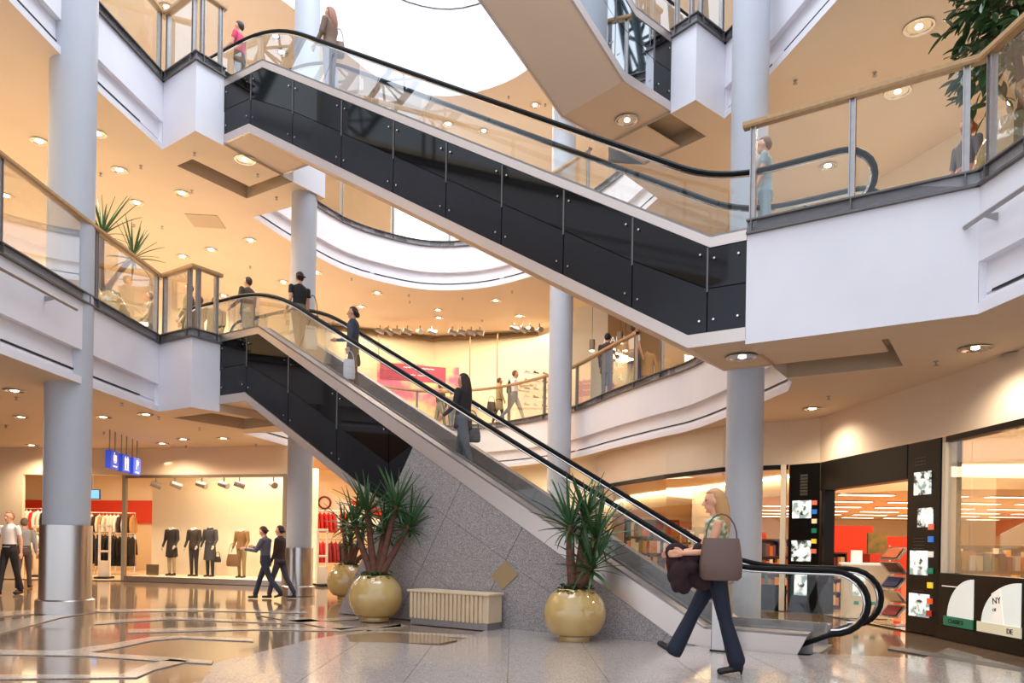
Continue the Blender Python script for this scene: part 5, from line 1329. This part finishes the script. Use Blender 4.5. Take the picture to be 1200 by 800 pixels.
potted(G(440, 727, 0), 'five stemmed yucca in an ochre glazed pot left of the slatted bench', .42, .70, [(-.36,.05,1.50,-.12), (-.14,-.10,1.72,-.05), (.10,.12,1.42,.02), (.30,-.05,1.80,.08), (.50,.05,1.50,.14)], 2, .60, n=36)
potted(G(673, 750, 0), 'tall green yucca in an ochre glazed pot right of the slatted bench', .405, .66, [(-.08,0,1.50,-.06), (.26,-.05,1.36,.06), (.14,.12,1.62,.04), (.20,-.12,.98,.10)], 3, .64, base=[.07, .065, .06, .055, .05], n=40)
potted(G(408, 702, 0), 'smaller yucca in an ochre pot half hidden behind the five stemmed one', .44, .72, [(-.12,0,1.60,-.06), (.30,0,1.45,.08), (.05,-.1,1.25,.03), (.5,.1,1.15,.14)], 4, .52, n=26)
q = D(118, 400, 14.6); potted((q.x, q.y, Z2-.02), 'yucca in an ochre pot behind the left balustrade of the second level', .50, .78, [(.0,0,1.95,-.02), (.55,.1,1.55,.10)], 5, .82, n=30)
# leafy tree in a round pot behind the right balustrade
tp = D(1192, 400, 8.4); root = empty('potted_tree', (tp.x, tp.y, Z2-.02), 0, 'leafy green tree in a round olive pot behind the right oak handrail', 'plant')
prof = [(.22, 0), (.24, .05)]+[(.44*math.cos(a)**.8, .44+.42*math.sin(a)) for a in [(-1.1+.17*k) for k in range(12)]]+[(.30, .86)]
mb = MB(); mb.lathe(prof, n=36); mb.build('pot', glaze('olive_glazed_ceramic', (150,132,84), (122,106,66)), root, smooth=True)
rd = random.Random(9); mb = MB(); mb.tube([(0,0,.8), (.02,0,1.2), (-.04,.02,1.7), (-.02,0,2.2)], [.05,.045,.035,.02], 8); mb.build('trunk', M['trunk'], root, smooth=True)
mb = MB(); vs = [];
for i in range(5):
    t = i/4; w = .022*math.sin(PI*min(.98, t*.9+.08)); vs += [(-w, t*.13, .004-.02*t*t), (0, t*.13, -.002-.02*t*t), (w, t*.13, .004-.02*t*t)]
mb.add(vs, [f for i in range(4) for f in ((i*3, i*3+1, i*3+4, i*3+3), (i*3+1, i*3+2, i*3+5, i*3+4))]); o = mb.build('leaf', mat('ficus_leaf', srgb(58,92,48), .3, noise=(4, srgb(36,64,32), .3)), smooth=True); fic = o.data; bpy.data.objects.remove(o)
cnt = 0
for b in range(26):
    az = rd.uniform(0, 2*PI) if b > 8 else PI+rd.uniform(-.9, .9); z0 = rd.uniform(1.5, 2.5); L = rd.uniform(.35, .9); d = Vector((math.cos(az), math.sin(az), 0)); rise = rd.uniform(.1, .5)
    pts = [Vector((0, 0, z0))+d*(L*t)+Vector((0, 0, rise*t-(.55+.2*rise)*t*t)) for t in (0, .25, .5, .75, 1)]
    mb = MB(); mb.tube(pts, [.012, .010, .008, .006, .003], 5); mb.build('branch', M['trunk'], root)
    for j in range(12):
        if cnt >= 296: break
        t = .2+.8*j/11; k = min(3, int(t*4)); p = pts[k].lerp(pts[k+1], t*4-k) if k < 4 else pts[4]
        o = bpy.data.objects.new('leaf', fic); C.objects.link(o); o.parent = root; o.location = p; s = rd.uniform(1.2, 1.9); o.scale = (s, s, s)
        o.rotation_euler = (rd.uniform(-.9, .2), rd.uniform(-.6, .6), az-PI/2+(1 if j % 2 else -1)*rd.uniform(.4, 1.2)); cnt += 1
mb = MB(); lv = [v.co.copy() for v in fic.vertices]; lf = [tuple(p.vertices) for p in fic.polygons]
for j in range(620):
    a = rd.uniform(0, 2*PI); q = .62*math.sqrt(rd.random()); z = rd.uniform(1.45, 2.9); c = Vector((q*math.cos(a)-.05, q*math.sin(a), z-q*.25)); s = rd.uniform(1.1, 1.8)
    R = Matrix.Rotation(a-PI/2+rd.uniform(-1, 1), 3, 'Z') @ Matrix.Rotation(rd.uniform(-1.2, .2), 3, 'X') @ Matrix.Rotation(rd.uniform(-.6, .6), 3, 'Y')
    mb.add([c+R@(v*s) for v in lv], lf)
o = mb.build('foliage', fic.materials[0], root, smooth=True); o['kind'] = 'stuff'
# ------------------------------------------------------------------ slatted bench, bollard, inlay
o0 = EW(3.40, -.07, 0); root = empty('slatted_bench', o0, math.atan2(E2.y, E2.x), 'long beige slatted bench on a grey plinth against the granite', 'bench')
# local x runs back down the slope direction, y towards the viewer side
M['benchwood'] = mat('beige_bench_wood', srgb(222,198,166), .55, noise=(7, srgb(210,184,150), .3))
Lb = 1.50
mb = MB(); mb.box((Lb/2, .20, .05), (Lb-.08, .32, .10)); mb.build('plinth', M['steel_matt'], root)
mb = MB(); mb.box((Lb/2, .20, .30), (Lb-.04, .34, .40)); mb.build('body', M['benchwood'], root, bevel=.004)
mb = MB(); mb.box((Lb/2, .20, .505), (Lb, .42, .035)); mb.build('seat', M['benchwood'], root, bevel=.006)
for k in range(18):
    mb = MB(); mb.box((.14+k*(Lb-.22)/17, .385, .29), (.046, .04, .39)); mb.build('slat', M['benchwood'], root, bevel=.006)
r = empty('bollard', G(855, 763, 0), up_s, 'square steel bollard with purple badge in front of the escalator foot', 'bollard')
mb = MB(); mb.box((0, .1, .41), (.30, .16, .80)); mb.build('case', M['steel'], r, bevel=.01); mb = MB(); mb.box((0, .1, .82), (.32, .18, .03)); mb.build('cap', M['steel_matt'], r, bevel=.006)
mb = MB(); mb.box((0, .1, .012), (.32, .18, .024)); mb.build('foot', M['black'], r)
mb = MB(); mb.ball((.155, .1, .58), (.004, .05, .05), 14, 8); mb.build('badge', mat('purple_badge', srgb(90,40,120), .5), r)
pts = [EW(s, -.006, z) for s, z in [(3.43,.99),(3.205,.79),(3.46,.57),(3.68,.75)]]; o0 = pts[0].copy()
mb = MB(); mb.extrude([p-o0 for p in pts], Vector((P2.x, P2.y, 0))*-.012); root = mb.build('wall_plate', mat('brass_plate', srgb(170,142,104), .4, .5)); root.location = o0; tag(root, 'tilted square brass coloured plate fixed on the granite base', 'plate')
# ------------------------------------------------------------------ hanging blue sign
a, b = G(128, 503, S2), G(160, 516, S2); dv = (b-a).normalized(); rz = math.atan2(dv.y, dv.x)
root = empty('hanging_sign', a, rz, 'blue hanging sign with white pictograms and letter P beneath the ceiling', 'sign'); L = (b-a).length
M['signblue'] = mat('sign_blue', srgb(40,66,190), .4, emit=srgb(50,80,210), estr=.55); M['signwhite'] = mat('sign_white', srgb(235,238,250), .5, emit=(1,1,1,1), estr=.6)
for i in range(3):
    x0 = -.02+i*(L-.35)/2; zc = -.68
    for dx in (.06, .42):
        mb = MB(); mb.bar((x0+dx, 0, 0), (x0+dx, 0, zc+.21), .022, .022); mb.build('hanger', M['bronze'], root)
    mb = MB(); mb.box((x0+.24, 0, zc), (.54, .12, .42)); bx = mb.build('panel', M['signblue'], root, bevel=.008)
    yy = -.066
    if i == 2: t_ = text('P', .34, M['signwhite'], bx, (x0+.24, yy, zc-.08), (PI/2, 0, 0), 'letter')
    elif i == 0:
        mb = MB(); mb.box((x0+.24, yy, zc+.04), (.20, .01, .14)); mb.box((x0+.24, yy, zc-.06), (.14, .01, .03)); mb.ball((x0+.20, yy, zc+.15), (.03, .006, .03)); o = mb.build('pictogram', M['signwhite'], bx); o['kind'] = 'stuff'
    else:
        for q in (-.08, .08):
            mb = MB(); mb.ball((x0+.24+q, yy, zc+.14), (.028, .006, .028)); mb.box((x0+.24+q, yy, zc+.06), (.09, .01, .12)); mb.box((x0+.24+q-.02, yy, zc-.06), (.03, .01, .12)); mb.box((x0+.24+q+.02, yy, zc-.06), (.03, .01, .12)); o = mb.build('pictogram', M['signwhite'], bx); o['kind'] = 'stuff'
    mb = MB(); mb.box((x0+.24, yy, zc-.15), (.26, .01, .03)); mb.build('lettering', M['signwhite'], bx)
# ------------------------------------------------------------------ garments and racks
gar = {}; GC = ['black', 'dark brown', 'red', 'cream', 'deep red', 'tan', 'navy', 'white']
def garment_mesh(ci, long):
    key = (ci, long)
    if key in gar: return gar[key]
    cols = [(28,24,26),(60,40,34),(206,44,34),(226,214,196),(150,36,30),(186,140,90),(44,44,60),(236,232,226)]
    mb = MB(); L = .95 if long else .62
    rings = [(0, .035, .02), (-.03, .06, .03), (-.07, .20, .05), (-.14, .21, .07), (-.35, .17, .08), (-L, .21, .09)]
    vs = []; n = 12
    for z, rx, ry in rings:
        for k in range(n): a = 2*PI*k/n; vs.append((ry*math.sin(a), rx*math.cos(a), z))
    mb.add(vs, [tuple(range(n))[::-1], tuple(range(5*n, 6*n))]+[(i*n+k, i*n+(k+1) % n, (i+1)*n+(k+1) % n, (i+1)*n+k) for i in range(5) for k in range(n)])
    for s_ in (-1, 1): mb.tube([(0, s_*.17, -.10), (0, s_*.25, -.35), (.02, s_*.26, -.60)], [.055, .05, .042], 8)
    mb.tube([(0, 0, -.01), (0, 0, .05), (0, .02, .07)], .006, 5)
    o = mb.build('garment', matc('garment_cloth', cols[ci], .9), smooth=True); o.data['ci'] = ci; gar[key] = o.data; bpy.data.objects.remove(o); return gar[key]
def rack(x, y, rz, L, h, label, cols, glabel, group, long=False, z0=.01, n=None):
    r = empty('clothes_rack', (x, y, z0), rz, label, 'rack')
    for sx in (-L/2, L/2):
        mb = MB(); mb.bar((sx, 0, 0), (sx, 0, h), .03, .03); mb.build('upright', M['chrome'], r)
        mb = MB(); mb.bar((sx, -.25, .02), (sx, .25, .02), .04, .03); mb.build('foot', M['chrome'], r)
    mb = MB(); mb.tube([(-L/2, 0, h), (L/2, 0, h)], .014, 8); mb.build('rail', M['chrome'], r)
    n = n or int(L/.13)
    for k in range(n):
        c = Vector((-L/2+.08+k*(L-.16)/max(1, n-1), 0, h-.07)); c.rotate(Matrix.Rotation(rz, 3, 'Z').to_quaternion())
        o = bpy.data.objects.new('garment', garment_mesh(random.choice(cols), long)); C.objects.link(o); o.location = (x+c.x, y+c.y, z0+c.z); o.rotation_euler.z = rz+random.uniform(-.12, .12); cn = GC[o.data['ci']]; tag(o, glabel.replace('COL', cn), 'clothes', group)
def at(px, y): q = D(px, 600, y); return q.x, q.y
x, y = at(112, 24.6); rack(x, y, .1, 1.3, 1.35, 'rack of dark clothes right of the big column', [0,0,6,1], 'COL garment on the rack right of the big column', 'dark garments right of the column', True)
x, y = at(136, 24.2); rack(x, y, .1, 1.2, 1.30, 'rack of black clothes behind the window post', [0,0,0,6], 'COL garment on the rack behind the window post', 'black garments behind the window post', True)
x, y = at(132, 26.2); rack(x, y, .0, 1.6, 2.05, 'high rack of mixed coats below the red band', [3,5,1,7], 'COL coat on the high rack below the red band', 'coats on the high rack')
x, y = at(38, 26.0); rack(x, y, .0, 1.6, 2.15, 'high rack left of the big column', [2,3,0,7], 'COL top on the high rack left of the big column', 'tops left of the column')
x, y = at(50, 23.8); rack(x, y, .4, 1.0, 1.3, 'low rack left of the big column', [7,0,5], 'COL garment on the low rack left of the big column', 'low garments left of the column')
x, y = at(380, 23.6); rack(x, y, .5, 1.5, 2.15, 'upper rack of red jackets behind the rear column', [2,2,4,3], 'COL jacket on the upper rail behind the rear column', 'red jackets on the upper rail')
x, y = at(384, 22.2); rack(x, y, .5, 1.7, 1.25, 'lower rack of red and tan coats behind the rear column', [2,4,5,1], 'COL coat on the lower rail behind the rear column', 'coats on the lower rail')
# sloping lit fascia of the second shop with a dark red letter
root = empty('shop_fascia', D(369, 600, 24.2), 0, 'cream sloping fascia with dark red lettering behind the rear column', 'sign')
mb = MB(); mb.extrude([(-.1, 0, .95), (2.4, 0, -.35), (2.4, 0, -1.0), (-.1, 0, -.05)], (0, .08, 0)); mb.build('board', M['wall_light'], root)
text('O', .62, matc('sign_red', (120, 24, 26), .5), root, (.22, -.012, .12), (PI/2, .45, 0), 'letter')
# ------------------------------------------------------------------ second level shops
M['poster'] = picture_mat('pink_and_gold_poster', srgb(206,110,140), srgb(240,214,150), .9, .12)
root = empty('shop_poster', D(490, 470, 27.3), .30, 'large pink and gold poster with white lettering in the far shop window', 'poster')
mb = MB(); mb.box((0, 0, 0), (3.0, .04, 2.7)); mb.build('sheet', M['poster'], root)
mb = MB(); mb.box((-.2, -.028, 1.0), (2.4, .012, .6)); mb.build('title_band', matc('poster_band', (170, 66, 92), .6), root)
for i, (t_, z) in enumerate([('New styles', 1.12), ('in the shop', .86), ('look inside', -.95)]): text('- ~ - ~ -' if 0 else '~~~ ~~~~', .26, sq['white'], root, (0, -.04, z), (PI/2, 0, 0), 'lettering')
mb = MB(); mb.box((.35, -.03, -1.15), (.9, .012, .5)); mb.build('lower_band', matc('poster_lower', (226, 150, 176), .6), root)
# dark head rail with track spotlights along the far window
tr = wall_path[3:6]; wroot = empty('window_4', (0, 0, 0)); struct(wroot, 'far second level shop window head with mullions')
inset = [p+Vector((0, -.15)) for p in tr]
mb = MB(); sweep(mb, rev(inset), [(-.04, 0), (.06, 0), (.06, -.16), (-.04, -.16)], 8.86); mb.build('frame_head', M['bronze'], wroot)
for px in (551, 583, 444): 
    q = D(px, 400, 27.3 if px < 560 else 26.9); mb = MB(); mb.box((q.x, q.y, 7.0), (.03, .05, 3.6)); mb.build('mullion', M['bronze'], wroot)
sp = None
def spot(p, label, group):
    global sp
    if sp is None:
        sp = empty('track_spotlight', p, .4, label, 'lamp', group)
        mb = MB(); mb.bar((0, 0, .0), (0, 0, -.14), .03, .03); mb.build('stem', M['beam'], sp)
        mb = MB(); mb.tube([(-.14, 0, -.16), (.14, -.04, -.24)], [.075, .095], 12); mb.build('head', M['steel_matt'], sp, smooth=True)
        return sp
    return cp(sp, loc=p, rz=random.uniform(-1.2, 1.2), label=label, group=group)
for px in (445, 455, 465, 477, 492, 506, 530, 541, 552, 562, 602, 612, 621, 632):
    q = D(px, 400, 25.9 if px < 590 else 25.4); spot(Vector((q.x, q.y, 8.66)), 'grey track spotlight in the row above the far shop window', 'track spotlights above the far window')
for px in (182, 205, 236, 262, 280, 320): 
    q = fq_at(px, .55); spot(Vector((q.x, q.y, 2.93)), 'small spotlight at the top of the mannequin display window', 'spotlights over the mannequins')
# shoe shelves at the right end of the far window
for k in range(5):
    z = 5.75+k*.27; q = D(628, 470, 24.9); r = empty('shoe_shelf', (q.x, q.y, z), .35, 'narrow pale wall shelf, %s from the top, at the right of the far shop window' % ['fifth', 'fourth', 'third', 'second', 'first'][k], 'shelf')
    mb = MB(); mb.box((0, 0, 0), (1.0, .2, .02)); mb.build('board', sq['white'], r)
    for j in range(3):
        mb = MB(); mb.ball((0, 0, .035), (.11, .04, .035), 10, 6); mb.ball((-.06, 0, .06), (.045, .035, .05), 8, 6); o = mb.build('shoe', matc('shoe_leather', [(196,170,130),(226,216,200),(120,84,60)][(j+k) % 3], .5), smooth=True)
        c = Vector((-.32+.32*j, 0, .012)); c.rotate(Matrix.Rotation(.35, 3, 'Z').to_quaternion()); o.location = r.location+c; o.rotation_euler.z = .35; tag(o, 'shoe on the shelf %s from the top in the far window' % ['fifth', 'fourth', 'third', 'second', 'first'][k], 'shoe', 'shoes on far shelf %s' % ['five', 'four', 'three', 'two', 'one'][k])
# brown shop at the right with wall lettering and hung goods
M['brownwall'] = mat('brown_shop_wall', srgb(150,112,70), .6)
a, b = D(668, 400, 22.6).xy, D(712, 400, 21.9).xy; wall_panel('wall_right', a, b, Z2, 8.3, M['wall_light'], 'cream shop wall right of the slender column', th=.06)
a, b = D(712, 400, 21.9).xy, D(835, 400, 18.4).xy; wall_panel('wall_right', a, b, Z2, 8.3, M['brownwall'], 'brown shop wall behind the right back balustrade', th=.06)
root = empty('wall_lettering', D(727, 415, 21.3), -.35, 'rows of white lettering on the brown shop wall', 'lettering')
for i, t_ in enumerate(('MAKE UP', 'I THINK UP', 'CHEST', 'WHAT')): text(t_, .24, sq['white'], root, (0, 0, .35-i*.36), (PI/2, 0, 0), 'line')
for i, (px, py, c) in enumerate([(758,412,(214,190,130)),(768,425,(150,120,70)),(782,420,(200,170,110)),(776,440,(120,96,60)),(800,430,(196,176,130))]):
    q = D(px, py, 19.2 if px > 740 else 20.2); o = bpy.data.objects.new('garment', garment_mesh([5,3,5,1,3,1,7][i], False)); C.objects.link(o); o.location = q; o.rotation_euler.z = 1.2+i*.3
    tag(o, 'tan or brown garment hung in the brown shop behind the back balustrade', 'clothes', 'garments in the brown shop')
for px, py in ((694,404),(727,395),(733,404)):
    q = D(px, py-6, 20.6); r = empty('pendant_lamp', q, 0, 'small cylindrical pendant lamp in the shop behind the oak rail', 'lamp', 'pendant lamps in the right upper shop')
    mb = MB(); mb.lathe([(.08, -.3), (.08, 0)], n=14); mb.build('shade', M['bronze'], r, smooth=True)
    mb = MB(); mb.ball((0, 0, -.30), (.07, .07, .02), 10, 6); mb.build('bulb', M['lampglow'], r); mb = MB(); mb.bar((0,0,0), (0,0,8.6-q.z), .01, .01); mb.build('cord', M['black'], r)
# lit shop sign glimpsed between the posts at left
root = empty('shop_sign', D(203, 383, 24.5), .0, 'white lit sign panel with black letters ro seen between balustrade posts', 'sign')
mb = MB(); mb.box((0, .03, 0), (1.0, .05, .5)); mb.build('panel', M['signwhite'], root)
text('ro', .5, M['black'], root, (.08, -.006, -.18), (PI/2, 0, 0), 'letters')
mb = MB(); mb.box((0, .06, 0), (1.12, .05, .62)); mb.build('frame', M['bronze'], root)
# bright window behind the back balustrade of the third level
q = D(492, 265, 27.6); wn5 = empty('window_5', q); struct(wn5, 'bright daylit window behind the third level balustrade')
mb = MB(); mb.box((0, 0, 0), (2.6, .04, 2.6)); mb.build('pane', mat('daylit_window', (1,1,1,1), .5, emit=(.95,.98,1,1), estr=1.6), wn5)
mb = MB(); mb.box((-1.35, -.02, 0), (.12, .1, 2.7)); mb.build('frame_post', sq['white'], wn5)
